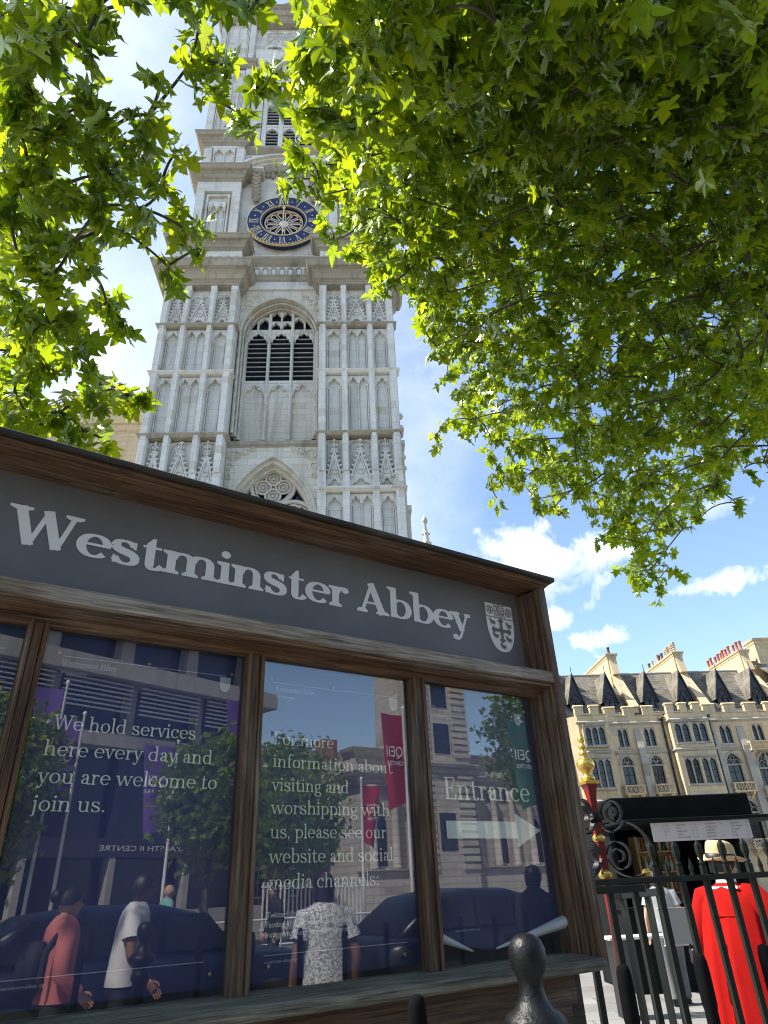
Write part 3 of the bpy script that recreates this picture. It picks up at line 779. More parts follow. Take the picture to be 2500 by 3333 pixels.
def gable(mb, x0, x1, z0, z1, yb):
    """crocketed gable over a small cusped arch, with finial"""
    cx = (x0 + x1) / 2; a = (x1 - x0) / 2 - .06; za = z0 + (z1 - z0) * .18; top = z0 + (z1 - z0) * .74
    head(mb, x0, x1, z0 - .1, za + .25, yb - .16, yb - .002, .08)
    for sg in (-1, 1):
        P0 = Vector((cx + sg * a, yb - .2, za)); P1 = Vector((cx, yb - .2, top))
        mb.tube([P0, P1], .06, 6)
        mb.tube([P0 + Vector((-sg * .13, .04, 0)), P1 - Vector((0, 0, .35))], .035, 6)
        for q in range(6):
            p = P0.lerp(P1, (q + .5) / 6)
            mb.sphere((p.x + sg * .09, p.y - .03, p.z + .05), .085, 6, 4, sc=(1.1, .9, .8)); mb.sphere((p.x + sg * .15, p.y - .03, p.z + .10), .05, 5, 4)
    mb.extr([(cx - a * .9, za), (cx + a * .9, za), (cx, top - .1)], yb - .15, yb - .002)
    for q in range(3 if a > .4 else 2):
        z = top + .02 + q * .28
        r = .15 - .03 * q if q else .10
        for sg in (-1, 0, 1): mb.sphere((cx + sg * r, yb - .2, z + .06 * abs(sg)), .085 - .012 * q, 6, 4)
    mb.tube([(cx, yb - .2, top - .1), (cx, yb - .2, z1 - .12)], .05, 6, rs=[.05, .03])
    mb.sphere((cx, yb - .2, z1 - .12), .08, 6, 5)
    mb.tube([(cx + .16 * math.cos(t * pi / 6), yb - .18, za + .42 + .16 * math.sin(t * pi / 6)) for t in range(12)], .03, 5, closed=True)
    # thin blind lights behind the finial
    for x in (x0 + .12, x1 - .12): mb.tube([(x, yb - .05, za + .3), (x, yb - .05, z1 - .3)], .03, 5)
    head(mb, x0, cx, z1 - .42, z1 - .04, yb - .08, yb - .002, .04); head(mb, cx, x1, z1 - .42, z1 - .04, yb - .08, yb - .002, .04)
def moulded(mb, x0, x1, prof, yback, ends=True):
    """string course: profile [(out, z)...] swept along x with returns at both ends (out = projection from y=yf)"""
    n = len(prof)
    vs = []
    for (o, z, yf) in prof: vs += [(x0 - o, yback, z), (x0 - o, yf - o, z), (x1 + o, yf - o, z), (x1 + o, yback, z)]
    fs = []
    for i in range(n - 1):
        for k in range(3): fs.append((i * 4 + k, i * 4 + k + 1, (i + 1) * 4 + k + 1, (i + 1) * 4 + k))
    fs.append((0, 1, 2, 3)); q = (n - 1) * 4; fs.append((q, q + 1, q + 2, q + 3))
    mb.add(vs, fs)
def cornice(mb, x0, x1, z0, z1, out, yf, yback):
    h = z1 - z0
    P = [(0, 0), (.06, .0), (.06, .10), (.16, .16), (.30, .20), (.30, .30), (.36, .40), (.52, .50), (.52, .58), (.80, .62), (.92, .78), (.92, .86), (1.0, .90), (1.0, .97), (.9, 1.0)]
    moulded(mb, x0, x1, [(a * out, z0 + b * h, yf) for a, b in P], yback)
def string(mb, x0, x1, z, out, yf, yback, h=.3):
    moulded(mb, x0, x1, [(0, z - h * .5, yf), (out * .5, z - h * .3, yf), (out, z - h * .05, yf), (out, z + h * .12, yf), (0, z + h * .5, yf)], yback)

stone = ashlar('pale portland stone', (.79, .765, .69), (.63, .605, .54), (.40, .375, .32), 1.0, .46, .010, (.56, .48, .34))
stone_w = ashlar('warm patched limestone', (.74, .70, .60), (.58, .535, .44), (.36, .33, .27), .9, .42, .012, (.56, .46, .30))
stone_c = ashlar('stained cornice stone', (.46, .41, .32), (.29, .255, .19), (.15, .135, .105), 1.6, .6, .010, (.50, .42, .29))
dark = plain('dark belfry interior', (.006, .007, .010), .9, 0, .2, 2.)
slat = plain('weathered louvre board', (.36, .35, .32), .8, 0, .2, 3.)
lead = plain('leaded glass', (.010, .013, .022), .15, 0, .3, 2.)

# ------------------------------------------------------------------ the clock tower
TB = np.array([-5.3, 28., 0]) - .38 * np.array([math.cos(rad(3)), math.sin(rad(3)), 0])
T = thing('abbey_tower', 'tall pale gothic stone tower with a blue and gold clock, rising behind the notice board', 'tower', tuple(TB), rad(3))
m = MB(); m.box((-6.72, .44, 0), (-2.44, 12, 34.2)); m.box((2.44, .44, 0), (6.72, 12, 34.2)); m.box((-5.9, .62, 34), (-2.98, 11, 49)); m.box((2.98, .62, 34), (5.9, 11, 49))
m.box((-2.43, 2.25, 0), (2.43, 11.9, 35)); m.box((-2.97, .9, 34.1), (2.97, 10.9, 48.2)); m.box((-5.85, 1.2, 48.3), (5.85, 10.9, 68))
m.build('core_wall', stone, T)
cols = [(2.42, .42, 0), (2.84, .85, 1), (3.69, .35, 0), (4.04, 1.15, 2), (5.19, .35, 0), (5.54, .80, 1), (6.34, .42, 0)]
for s in (-1, 1):
    def X(a, b): return (a, b) if s > 0 else (-b, -a)
    b0 = MB()
    for (x, wd, k) in cols:
        if k == 0:
            a, b = X(x, x + wd)
            b0.box((a, 0, 0), (b, .6, 33.6))
            b0.box((a + .06, -.09, 20), (b - .06, -.003, 33.0))
    bt = b0.build('buttress', stone, T)
    for z in (12.2, 18.95, 22.4, 26.65, 30.2):
        mm = MB(); a, b = X(2.42, 6.76); string(mm, a, b, z, .16, 0, .5, .32); mm.build('string_course', stone_c if z in (22.4, 30.2) else stone, bt)
    for (z0, z1, ty) in ((12.4, 18.75, 'p'), (19.15, 22.2, 'g'), (22.6, 26.45, 'p'), (26.85, 30.0, 'p'), (30.4, 33.0, 'g')):
        for (x, wd, k) in cols:
            if not k: continue
            mm = MB(); a, b = X(x, x + wd)
            if ty == 'p': panel(mm, a, b, z0, z1, .44, k)
            else:
                gable(mm, a, b, z0, z1, .44)
            mm.build('tracery_panel' if ty == 'p' else 'crocketed_gable', stone, bt)
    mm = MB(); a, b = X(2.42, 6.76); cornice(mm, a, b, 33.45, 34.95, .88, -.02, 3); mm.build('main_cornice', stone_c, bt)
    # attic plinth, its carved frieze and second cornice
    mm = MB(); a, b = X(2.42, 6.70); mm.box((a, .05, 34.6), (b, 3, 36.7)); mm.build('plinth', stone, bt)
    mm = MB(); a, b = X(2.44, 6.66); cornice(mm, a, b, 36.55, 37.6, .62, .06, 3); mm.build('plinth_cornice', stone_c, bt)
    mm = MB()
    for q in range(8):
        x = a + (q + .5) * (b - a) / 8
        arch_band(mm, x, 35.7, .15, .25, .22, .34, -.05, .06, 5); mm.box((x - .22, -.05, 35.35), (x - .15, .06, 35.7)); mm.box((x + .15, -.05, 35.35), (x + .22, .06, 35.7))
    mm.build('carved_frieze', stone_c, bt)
    # clock stage
    mm = MB(); a, b = X(2.98, 5.92)
    for q0, q1 in ((a, a + .55), (b - .55, b)): mm.box((q0, .30, 37.6), (q1, .7, 44.0))
    mm.box((a + .552, .30, 42.9), (b - .552, .7, 44.0)); mm.box((a + .552, .30, 37.6), (b - .552, .7, 38.3))
    mm.box((a + .70, .42, 38.4), (a + .82, .7, 42.7)); mm.box((b - .82, .42, 38.4), (b - .70, .7, 42.7)); mm.box((a + .82, .42, 42.55), (b - .82, .7, 42.7))
    panel(mm, a + .9, b - .9, 38.4, 41.9, .62, 2, .8); arch_band(mm, (a + b) / 2, 41.0, .42, .85, .56, 1.05, .46, .62)
    mm.build('clock_stage_pier', stone, bt)
    mm = MB(); cornice(mm, a, b, 43.9, 45.0, .72, .3, 3); mm.build('pier_cornice', stone_c, bt)
    mm = MB()
    for q0, q1 in ((a + .05, a + .6), (b - .6, b - .05)): mm.box((q0, .42, 45), (q1, .7, 48.2))
    panel(mm, a + .7, b - .7, 45.4, 47.9, .62, 2, .7); mm.box((a + .05, .42, 47.95), (b - .05, .7, 48.3)); mm.build('upper_pier', stone, bt)
    mm = MB(); cornice(mm, a, b, 48.2, 49.2, .62, .42, 3); mm.build('pier_cornice', stone_c, bt)
    # belfry stage buttress
    mm = MB(); a, b = X(3.1, 6.1)
    mm.box((a, .75, 49.1), (b, 1.4, 59.0))
    for q0, q1 in ((a, a + .5), (b - .5, b)): mm.box((q0, .55, 49.1), (q1, .76, 58.7))
    for q in (.95, 1.5, 2.05): mm.box((a + q - .06, .60, 49.3), (a + q + .06, .752, 56.5))
    panel(mm, a + .55, b - .55, 49.4, 58.4, .75, 2, .9)
    mm.build('belfry_buttress', stone, bt)
    mm = MB(); cornice(mm, a, b, 58.8, 59.7, .4, .6, 3); mm.build('buttress_string', stone_c, bt)
    mm = MB(); a, b = X(3.2, 6.05); mm.box((a, .9, 59.6), (b, 1.5, 67.2)); mm.box((a, .78, 59.7), (a + .45, .902, 66.8)); mm.box((b - .45, .78, 59.7), (b, .902, 66.8)); panel(mm, a + .5, b - .5, 60, 66.5, .9, 2, .8); mm.build('top_buttress', stone, bt)
    mm = MB(); a, b = X(3.3, 6.0)   # corner pinnacle
    mm.box((a, 1.0, 68), (b, 3.6, 71)); mm.lathe([(1.2, 0), (1.3, .3), (.9, .5), (.75, 2.2), (.55, 3.4), (.3, 4.6), (.05, 5.4)], 8, ((a + b) / 2, 2.3, 71)); mm.build('corner_pinnacle', stone, bt)

# centre bay: great louvred window
bay = MB()
ZS = 30.75
bay.box((-2.42, 1.98, 23.2), (-2.1, 2.3, ZS)); bay.box((2.1, 1.98, 23.2), (2.42, 2.3, ZS))
for (a0, a1, y0, y1) in ((2.06, 2.16, 1.70, 1.98), (2.16, 2.27, 1.36, 1.72), (2.27, 2.38, 1.0, 1.38)):
    h0, h1 = 2.45 * a0 / 2.06, 2.45 * a1 / 2.06
    arch_band(bay, 0, ZS, a0, h0, a1, h1, y0, y1, 14)
    for sg in (-1, 1):
        bay.box(min((sg * a0, y0, 23.2), (sg * a1, y0, 23.2)), max((sg * a0, y1, ZS), (sg * a1, y1, ZS)))
        x = sg * (a0 + .01); bay.tube([(x, y0 - .02, 23.4), (x, y0 - .02, ZS)], .06, 7); bay.lathe([(.11, 0), (.11, .12), (.07, .18), (.09, .26), (.06, .32)], 8, (x, y0 - .02, 23.2)); bay.lathe([(.06, 0), (.11, .08), (.11, .16)], 8, (x, y0 - .02, ZS - .16))
    bay.tube([(x, y0 - .02, ZS + z) for x, z in arch(a0 + .01, h0 + .01, 14)], .06, 7)
# wall above the arch, with carved spandrels
A = arch(2.38, 2.45 * 2.38 / 2.06, 12); mid = len(A) // 2
for half in ([(x, ZS + z) for x, z in A[:mid + 1]] + [(0, 34.2), (-2.42, 34.2), (-2.42, ZS)], [(2.42, ZS), (2.42, 34.2), (0, 34.2)] + [(x, ZS + z) for x, z in A[mid:]]): bay.extr(half, 1.0, 1.3)
for sg in (-1, 1):
    for (x, z, r) in ((1.95, 33.0, .26), (2.15, 32.45, .16), (1.5, 33.45, .16), (2.2, 33.4, .13)):
        bay.tube([(sg * x + r * math.cos(q * pi / 7), .98, z + r * math.sin(q * pi / 7)) for q in range(14)], .035, 5, closed=True)
        for q in range(4): bay.sphere((sg * x + r * .5 * math.cos(q * pi / 2 + .8), .99, z + r * .5 * math.sin(q * pi / 2 + .8)), r * .3, 6, 4, sc=(1, .4, 1))
bay.build('window_bay', stone_w, T)
mm = MB(); mm.box((-2.1, 2.02, 23.2), (2.1, 2.2, 27.4)); mm.build('blind_wall', stone_w, T)
win = thing('louvred_window', None, None, (0, 0, 0)); win.parent = T
def barp(mb, pts, r=.08, y=1.95): mb.tube([(x, y, z) for x, z in pts], r, 6, ell=(1, 1))
tr = MB()
LX = (-1.39, 0, 1.39)
for x in (-2.07, -.695, .695, 2.07): tr.box((x - .085, 1.80, 23.3), (x + .085, 2.12, 33.4 if abs(x) < 1 else 31.0)); tr.tube([(x, 1.78, 23.4), (x, 1.78, 31.0)], .05, 6); tr.lathe([(.14, 0), (.14, .15), (.08, .22), (.1, .3), (.06, .38)], 8, (x, 1.78, 23.2))
for cx in LX:
    barp(tr, [(cx + x, ZS + z) for x, z in arch(.62, .85, 8)], .075, 1.9)
    f1 = [(cx + x, ZS - .1 + z) for x, z in foil(.55, .78, 8, 5, .2)]; barp(tr, f1, .06, 1.93)
    head(tr, cx - .62, cx + .62, ZS - .02, ZS + .9, 1.88, 2.1, .08, 5, .72)
    tr.box((cx - .62, 1.86, 27.38), (cx + .62, 2.12, 27.56))
    head(tr, cx - .61, cx + .61, 26.45, 27.37, 1.88, 2.018, .06, 3, .78); barp(tr, [(cx + x, 26.5 + z) for x, z in arch(.58, .8, 8)], .05, 1.86)
for (x, z0, z1) in ((0, 31.7, 33.3), (-1.42, 31.6, 32.4), (1.42, 31.6, 32.4)): tr.box((x - .055, 1.84, z0), (x + .055, 2.1, z1))
for (cx, z, a) in ((-.35, 32.75, .31), (.35, 32.75, .31), (-1.05, 32.2, .31), (1.05, 32.2, .31), (-.35, 31.85, .31), (.35, 31.85, .31)): head(tr, cx - a, cx + a, z, z + .5, 1.88, 2.08, .05, 3, .4); 
o = tr.build('tracery', stone, win)
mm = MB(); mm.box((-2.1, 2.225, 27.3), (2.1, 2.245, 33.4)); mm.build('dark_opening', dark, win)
for cx in LX:
    for k in range(10):
        z = 27.62 + k * .365
        if abs(cx) > 1 and k > 9: continue
        mm = MB(); mm.add([(cx - .6, 1.98, z), (cx + .6, 1.98, z), (cx + .6, 2.06, z + .04), (cx - .6, 2.06, z + .04), (cx - .6, 1.98, z + .075), (cx + .6, 1.98, z + .075), (cx + .6, 2.06, z + .10), (cx - .6, 2.06, z + .10)], [(0, 3, 2, 1), (4, 5, 6, 7), (0, 1, 5, 4), (1, 2, 6, 5), (2, 3, 7, 6), (3, 0, 4, 7)]); mm.build('louvre', slat, win)
mm = MB(); mm.extr([(2.2, 23.2), (.85, 22.55), (.72, 22.45), (.72, 22.25), (.84, 22.1), (2.2, 22.1)], -2.42, 2.42, 'x'); mm.build('sloped_sill', stone_c, T)
# lower bay: arch with traceried roundels
lo = MB(); Z2 = 17.6
for (a0, a1, y0, y1) in ((2.0, 2.12, 1.4, 1.9), (2.12, 2.25, 1.05, 1.42), (2.25, 2.38, .8, 1.07)):
    arch_band(lo, 0, Z2, a0, 3.9 * a0 / 2.25, a1, 3.9 * a1 / 2.25, y0, y1, 14)
    for sg in (-1, 1): lo.box(min((sg * a0, y0, 8), (sg * a1, y0, 8)), max((sg * a0, y1, Z2), (sg * a1, y1, Z2)))
A = arch(2.38, 3.9 * 2.38 / 2.25, 12); mid = len(A) // 2
for half in ([(x, Z2 + z) for x, z in A[:mid + 1]] + [(0, 22.2), (-2.42, 22.2), (-2.42, Z2)], [(2.42, Z2), (2.42, 22.2), (0, 22.2)] + [(x, Z2 + z) for x, z in A[mid:]]): lo.extr(half, .85, 1.2)
for sg in (-1, 1):
    for (x, z, r) in ((2.0, 21.6, .3), (1.45, 21.85, .2), (2.2, 20.9, .2), (2.2, 20.3, .14), (1.05, 22.0, .12)):
        lo.tube([(sg * x + r * math.cos(q * pi / 7), .83, z + r * math.sin(q * pi / 7)) for q in range(14)], .04, 5, closed=True)
        for q in range(4): lo.sphere((sg * x + r * .5 * math.cos(q * pi / 2 + .8), .85, z + r * .5 * math.sin(q * pi / 2 + .8)), r * .3, 6, 4, sc=(1, .4, 1))
lo.build('lower_arch', stone_w, T)
rw = thing('rose_window', None, None); rw.parent = T
mm = MB(); mm.box((-2.2, 1.92, 8), (2.2, 2.1, 22)); mm.build('dark_glazing', lead, rw)
def roundel(cx, cz, r):
    q = MB()
    q.tube([(cx + r * math.cos(k * pi / 16), 1.68, cz + r * math.sin(k * pi / 16)) for k in range(32)], .11, 7, closed=True)
    q.tube([(cx + r * .84 * math.cos(k * pi / 16), 1.74, cz + r * .84 * math.sin(k * pi / 16)) for k in range(32)], .05, 6, closed=True)
    for j in range(4):
        ax, az = cx + r * .47 * math.cos(j * pi / 2), cz + r * .47 * math.sin(j * pi / 2)
        for rr, tk in ((.36, .06), (.20, .04)): q.tube([(ax + r * rr * math.cos(k * pi / 10), 1.72, az + r * rr * math.sin(k * pi / 10)) for k in range(20)], tk, 6, closed=True)
        q.lathe([(r * .36, 0), (r * .3, .05), (r * .12, .10), (r * .1, .05), (.02, .12)], 14, (0, 0, 0)) if 0 else None
        n = 14; vs = [(ax + r * .36 * math.cos(k * 2 * pi / n), 1.80, az + r * .36 * math.sin(k * 2 * pi / n)) for k in range(n)]
        q.add(vs, [tuple(range(n))]); q.sphere((ax, 1.74, az), r * .08, 8, 5, sc=(1, .6, 1))
    n = 18; q.add([(cx + r * .34 * math.cos(k * 2 * pi / n), 1.84, cz + r * .34 * math.sin(k * 2 * pi / n)) for k in range(n)], [tuple(range(n))])
    q.build('roundel', stone_w, rw)
roundel(0, 20.15, 1.12); roundel(-1.08, 18.15, 1.08); roundel(1.08, 18.15, 1.08)
# centre entablature
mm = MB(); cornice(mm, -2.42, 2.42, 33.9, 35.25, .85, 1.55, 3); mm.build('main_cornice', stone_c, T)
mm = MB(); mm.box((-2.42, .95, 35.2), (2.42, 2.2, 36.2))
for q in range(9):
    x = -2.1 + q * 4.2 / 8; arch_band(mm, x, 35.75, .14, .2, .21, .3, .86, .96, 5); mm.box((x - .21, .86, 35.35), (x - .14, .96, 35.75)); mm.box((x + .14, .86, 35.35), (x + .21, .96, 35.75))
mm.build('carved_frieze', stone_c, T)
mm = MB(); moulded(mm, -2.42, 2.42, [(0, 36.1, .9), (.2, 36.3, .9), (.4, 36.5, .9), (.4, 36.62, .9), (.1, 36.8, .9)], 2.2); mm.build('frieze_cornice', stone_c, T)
# the clock
ck = thing('clock', None, None, (0, .5, 39.95)); ck.parent = T
blue = plain('deep blue clock enamel', (.010, .016, .075), .35, 0, .1, 2.)
gold = plain('gilding', (.80, .62, .30), .45, .45, .12, 5.)
cream = plain('painted stone rosette', (.74, .66, .60), .7, 0, .1, 4.)
def disc_ring(mb, r0, r1, y0, y1, n=48, mi=0):
    vs = []
    for r, y in ((r0, y0), (r1, y0), (r1, y1), (r0, y1)): vs += [(r * math.cos(k * 2 * pi / n), y, r * math.sin(k * 2 * pi / n)) for k in range(n)]
    mb.add(vs, [(j * n + k, j * n + (k + 1) % n, ((j + 1) % 4) * n + (k + 1) % n, ((j + 1) % 4) * n + k) for j in range(4) for k in range(n)], mi)
mm = MB(); disc_ring(mm, 1.52, 2.36, -.12, .3); mm.build('dial', blue, ck)
mm = MB(); disc_ring(mm, 2.362, 2.41, -.15, -.05); disc_ring(mm, 1.48, 1.53, -.15, .05); mm.build('gilt_rim', gold, ck)
mm = MB(); disc_ring(mm, 1.36, 1.46, -.05, .3); mm.build('inner_ring', blue, ck)
mm = MB(); disc_ring(mm, 1.20, 1.26, .05, .3); mm.build('rosette_ring', gold, ck)
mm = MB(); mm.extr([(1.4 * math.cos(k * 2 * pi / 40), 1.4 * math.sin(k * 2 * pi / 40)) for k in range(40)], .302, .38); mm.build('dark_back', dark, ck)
mm = MB()
for k in range(12):
    a = k * 2 * pi / 12 + pi / 12
    d0 = (math.cos(a), math.sin(a)); e0 = (-d0[1], d0[0])
    L = [(.30, 0), (.55, .05), (.85, .11), (1.02, .15), (1.12, .09), (1.16, 0), (1.12, -.09), (1.02, -.15), (.85, -.11), (.55, -.05)]
    L = [(p, q * 1.35) for p, q in L]
    mm.tube([(d0[0] * p + e0[0] * q, .15, d0[1] * p + e0[1] * q) for p, q in L], .035, 6, closed=True)
mm.lathe([(.34, 0), (.30, .08), (.16, .12), (.02, .18)], 16); 
hubv = mm.v[-16 * 4:]
mm.v[-16 * 4:] = [(x, .2 - z, y) for x, y, z in hubv]
mm.build('rosette', cream, ck)
NUM = ['XII', 'I', 'II', 'III', 'IIII', 'V', 'VI', 'VII', 'VIII', 'IX', 'X', 'XI']
for k, s_ in enumerate(NUM):
    a = pi / 2 - k * pi / 6; mm = MB(); W_ = {'I': .14, 'V': .32, 'X': .32}; tot = sum(W_[c] for c in s_); x = -tot / 2; H = .29
    def q4(pts, j=[0]):
        j[0] += 1
        out_ = []
        for px_, pz_ in pts:      # letters stand on the inner ring, heads outward
            r_ = 1.94 + pz_
            out_.append((r_ * math.cos(a) + px_ * math.sin(a), -.126 - .0005 * (j[0] % 9), r_ * math.sin(a) - px_ * math.cos(a)))
        mm.add(out_, [tuple(range(len(out_)))])
    for c in s_:
        wv = W_[c]; m_ = x + wv / 2
        if c == 'I': q4([(m_ - .03, -H), (m_ + .03, -H), (m_ + .03, H), (m_ - .03, H)]); q4([(m_ - .065, -H), (m_ + .065, -H), (m_ + .065, -H + .035), (m_ - .065, -H + .035)]); q4([(m_ - .065, H - .035), (m_ + .065, H - .035), (m_ + .065, H), (m_ - .065, H)])
        elif c == 'V': q4([(m_ - .13, H), (m_ - .06, H), (m_ + .03, -H), (m_ - .03, -H)]); q4([(m_ + .10, H), (m_ + .13, H), (m_ + .03, -H), (m_ + .0, -H)]); q4([(m_ - .16, H - .03), (m_ - .02, H - .03), (m_ - .02, H), (m_ - .16, H)]); q4([(m_ + .05, H - .03), (m_ + .16, H - .03), (m_ + .16, H), (m_ + .05, H)])
        else:
            q4([(m_ - .13, H), (m_ - .06, H), (m_ + .13, -H), (m_ + .06, -H)]); q4([(m_ + .09, H), (m_ + .12, H), (m_ - .09, -H), (m_ - .12, -H)])
            for zz in (-H, H - .03): q4([(m_ - .15, zz), (m_ - .02, zz), (m_ - .02, zz + .03), (m_ - .15, zz + .03)]); q4([(m_ + .02, zz), (m_ + .15, zz), (m_ + .15, zz + .03), (m_ + .02, zz + .03)])
        x += wv
    mm.build('numeral', gold, ck, fix=False)
    a2 = a - pi / 12; mm = MB(); c_, s2 = math.cos(a2), math.sin(a2)
    mm.add([((1.94 + p) * c_ + q * s2, -.127, (1.94 + p) * s2 - q * c_) for p, q in ((.09, 0), (0, .05), (-.07, 0), (0, -.05))], [(0, 1, 2, 3)]); mm.build('half_hour_mark', gold, ck, fix=False)
mm = MB(); mm.extr([(-.035, -.2), (.035, -.2), (.035, 1.1), (.12, 1.2), (.05, 1.3), (0, 1.52), (-.05, 1.3), (-.12, 1.2), (-.035, 1.1)], -.19, -.16); mm.build('hour_hand', gold, ck)
mm = MB(); mm.extr([(-.03, .2), (.03, .2), (.03, -1.0), (.10, -1.1), (0, -1.32), (-.10, -1.1), (-.03, -1.0)], -.225, -.195); mm.build('minute_hand', gold, ck)
mm = MB()
for k in range(26):
    a = pi + .42 + k * (pi - .84) / 25; mm.sphere((2.42 * math.cos(a), -.18, 2.46 * math.sin(a)), .065, 6, 5, sc=(1.1, .5, .9)); mm.sphere((2.33 * math.cos(a + .06), -.20, 2.36 * math.sin(a + .06)), .05, 5, 4)
mm.tube([(2.46 * math.cos(pi + .3 + k * (pi - .6) / 24), -.08, 2.46 * math.sin(pi + .3 + k * (pi - .6) / 24)) for k in range(25)], .035, 6); mm.build('leaf_border', gold, ck)
# consoles and segmental hood over the clock
for sg in (-1, 1):
    mm = MB()
    for k in range(7):
        z = 42.4 + k * .34; mm.sphere((sg * 1.95, .62 - .05 * k, z), .3, 7, 5, sc=(.9, .8, .75)); mm.sphere((sg * 1.95 - .2, .5 - .05 * k, z + .1), .14, 6, 4); mm.sphere((sg * 1.95 + .2, .5 - .05 * k, z + .1), .14, 6, 4)
    mm.box((sg * 1.95 - .34, .2, 44.75), (sg * 1.95 + .34, .9, 44.95)); mm.build('carved_console', stone_c, T)
mm = MB()
seg = [(2.75 * math.sin(t), 1.55 * math.cos(t)) for t in [(-1.1 + 2.2 * i / 16) for i in range(17)]]
for (d_, y0, y1) in ((0, .15, .9), (.16, -.05, .9), (.30, -.25, .9)):
    P = [(x * (1 + d_ / 2.7), 44.25 + z + d_) for x, z in seg]; Q = [(x * (1 + (d_ + .15) / 2.7), 44.25 + z + d_ + .15) for x, z in seg]; n = 17
    mm.add([(x, y0, z) for x, z in P] + [(x, y0, z) for x, z in Q] + [(x, y1, z) for x, z in P] + [(x, y1, z) for x, z in Q], [(i, i + 1, n + i + 1, n + i) for i in range(16)] + [(i, 2 * n + i, 2 * n + i + 1, i + 1) for i in range(16)] + [(n + i, n + i + 1, 3 * n + i + 1, 3 * n + i) for i in range(16)])
mm.box((-2.9, -.02, 44.93), (-1.5, .9, 45.12)); mm.box((1.5, -.02, 44.93), (2.9, .9, 45.12)); mm.build('clock_hood', stone, T)
mm = MB(); random.seed(3)
for k in range(60):
    x = random.uniform(-2.4, 2.4); z = 45.15 + random.random() * (1.3 * (1 - (x / 2.9) ** 2)) * .75
    mm.sphere((x, .82, z), random.uniform(.08, .2), 6, 4)
for k in range(40): mm.sphere((random.uniform(-2.7, 2.7), .8, 46.6 + random.random() * 1.1), random.uniform(.07, .15), 6, 4)
mm.build('carved_relief', stone_c, T)
mm = MB(); moulded(mm, -2.97, 2.97, [(0, 47.9, .85), (.3, 48.2, .85), (.3, 48.4, .85), (0, 48.6, .85)], 2); mm.build('belfry_sill', stone_c, T)
# belfry window
bw = thing('belfry_window', None, None); bw.parent = T
q = MB(); ZB = 57.2
for x in (-1.88, -.63, .63, 1.88): q.box((x - .17, .88, 48.6), (x + .17, 1.18, 60))
for cx in (-1.25, 0, 1.25):
    for z in (50.6, 53.9, 57.0): head(q, cx - .45, cx + .45, z, z + .75, .92, 1.17, .03, 3, .6, .12); q.box((cx - .46, .86, z + .75), (cx + .46, 1.18, z + .95))
q.box((-2.97, .80, 48.5), (-2.1, 1.21, 60)); q.box((2.1, .80, 48.5), (2.97, 1.21, 60))
arch_band(q, 0, ZB, 2.0, 3.1, 2.25, 3.5, .62, 1.1, 12); arch_band(q, 0, ZB, 2.3, 3.6, 2.5, 3.95, .5, .9, 12)
A = arch(2.2, 3.4, 12); mid = len(A) // 2
for half in ([(x, ZB + z) for x, z in A[:mid + 1]] + [(0, 62), (-2.97, 62), (-2.97, ZB)], [(2.97, ZB), (2.97, 62), (0, 62)] + [(x, ZB + z) for x, z in A[mid:]]): q.extr(half, .72, 1.2)
q.build('tracery', stone, bw)
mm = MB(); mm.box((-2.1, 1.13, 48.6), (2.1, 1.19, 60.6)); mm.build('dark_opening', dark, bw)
for cx in (-1.25, 0, 1.25):
    for k in range(23):
        z = 48.75 + k * .37
        if (z > 51.2 and z < 51.7) or (z > 54.4 and z < 54.95): continue
        mm = MB(); mm.box((cx - .45, .98, z), (cx + .45, 1.04, z + .07)); mm.build('louvre', slat, bw)
# top panel with gablets, parapet
mm = MB()
for x in (-2.3, -.77, .77): gable(mm, x, x + 1.53, 62.2, 65.2, .98); panel(mm, x, x + 1.53, 60.9, 62.1, .98, 2, .5)
mm.build('crocketed_gable', stone, T)
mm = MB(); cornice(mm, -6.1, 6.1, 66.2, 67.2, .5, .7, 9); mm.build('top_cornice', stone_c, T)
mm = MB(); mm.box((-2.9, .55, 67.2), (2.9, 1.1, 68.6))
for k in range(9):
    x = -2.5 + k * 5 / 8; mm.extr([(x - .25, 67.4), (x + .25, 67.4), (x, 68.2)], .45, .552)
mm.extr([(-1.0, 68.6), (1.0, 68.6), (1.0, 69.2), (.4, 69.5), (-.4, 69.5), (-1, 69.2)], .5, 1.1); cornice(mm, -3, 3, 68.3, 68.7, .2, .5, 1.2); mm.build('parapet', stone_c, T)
# stepped west flank seen past the right edge
mm = MB()
for (x, y0, z1) in ((6.95, 1.0, 22.2), (7.15, 1.8, 18.6)): mm.box((6.7, y0, 0), (x, y0 + 2.2, z1)); mm.box((6.7, y0 - .1, z1), (x + .08, y0 + 2.3, z1 + .3))
for z in (20.6, 21.3, 23.2, 24.0): mm.sphere((6.85, .8, z), .2, 6, 5)
mm.build('west_buttress', stone_w, T)

# ------------------------------------------------------------------ nave behind to the left
nv = thing('abbey_nave', 'warm stone church nave with a ribbed grey roof, left of the tower behind the leaves', 'church nave', tuple(TB + np.array([-6, 9, 0])), rad(3))
warm = ashlar('golden nave stone', (.56, .47, .33), (.40, .33, .22), (.26, .22, .15), .8, .4, .014, (.6, .5, .33))
leadr = plain('grey lead roof', (.34, .34, .33), .55, 0, .15, 1.5)
q = MB(); q.box((-40, 0, 0), (2, 14, 29.8))
for k in range(8): q.box((-38 + k * 5, -.9, 0), (-36.6 + k * 5, .1, 28.6))
q.build('wall', warm, nv)
q = MB(); cornice(q, -40, 2, 29.5, 30.4, .5, -.02, 3); q.box((-40, -.2, 30.4), (2, .1, 31.0)); q.build('parapet', warm, nv)
for k in range(26): 
    q = MB(); x = -39.5 + k * 1.6; q.box((x, -.22, 31.002), (x + .8, .11, 31.7)); q.build('merlon', warm, nv)
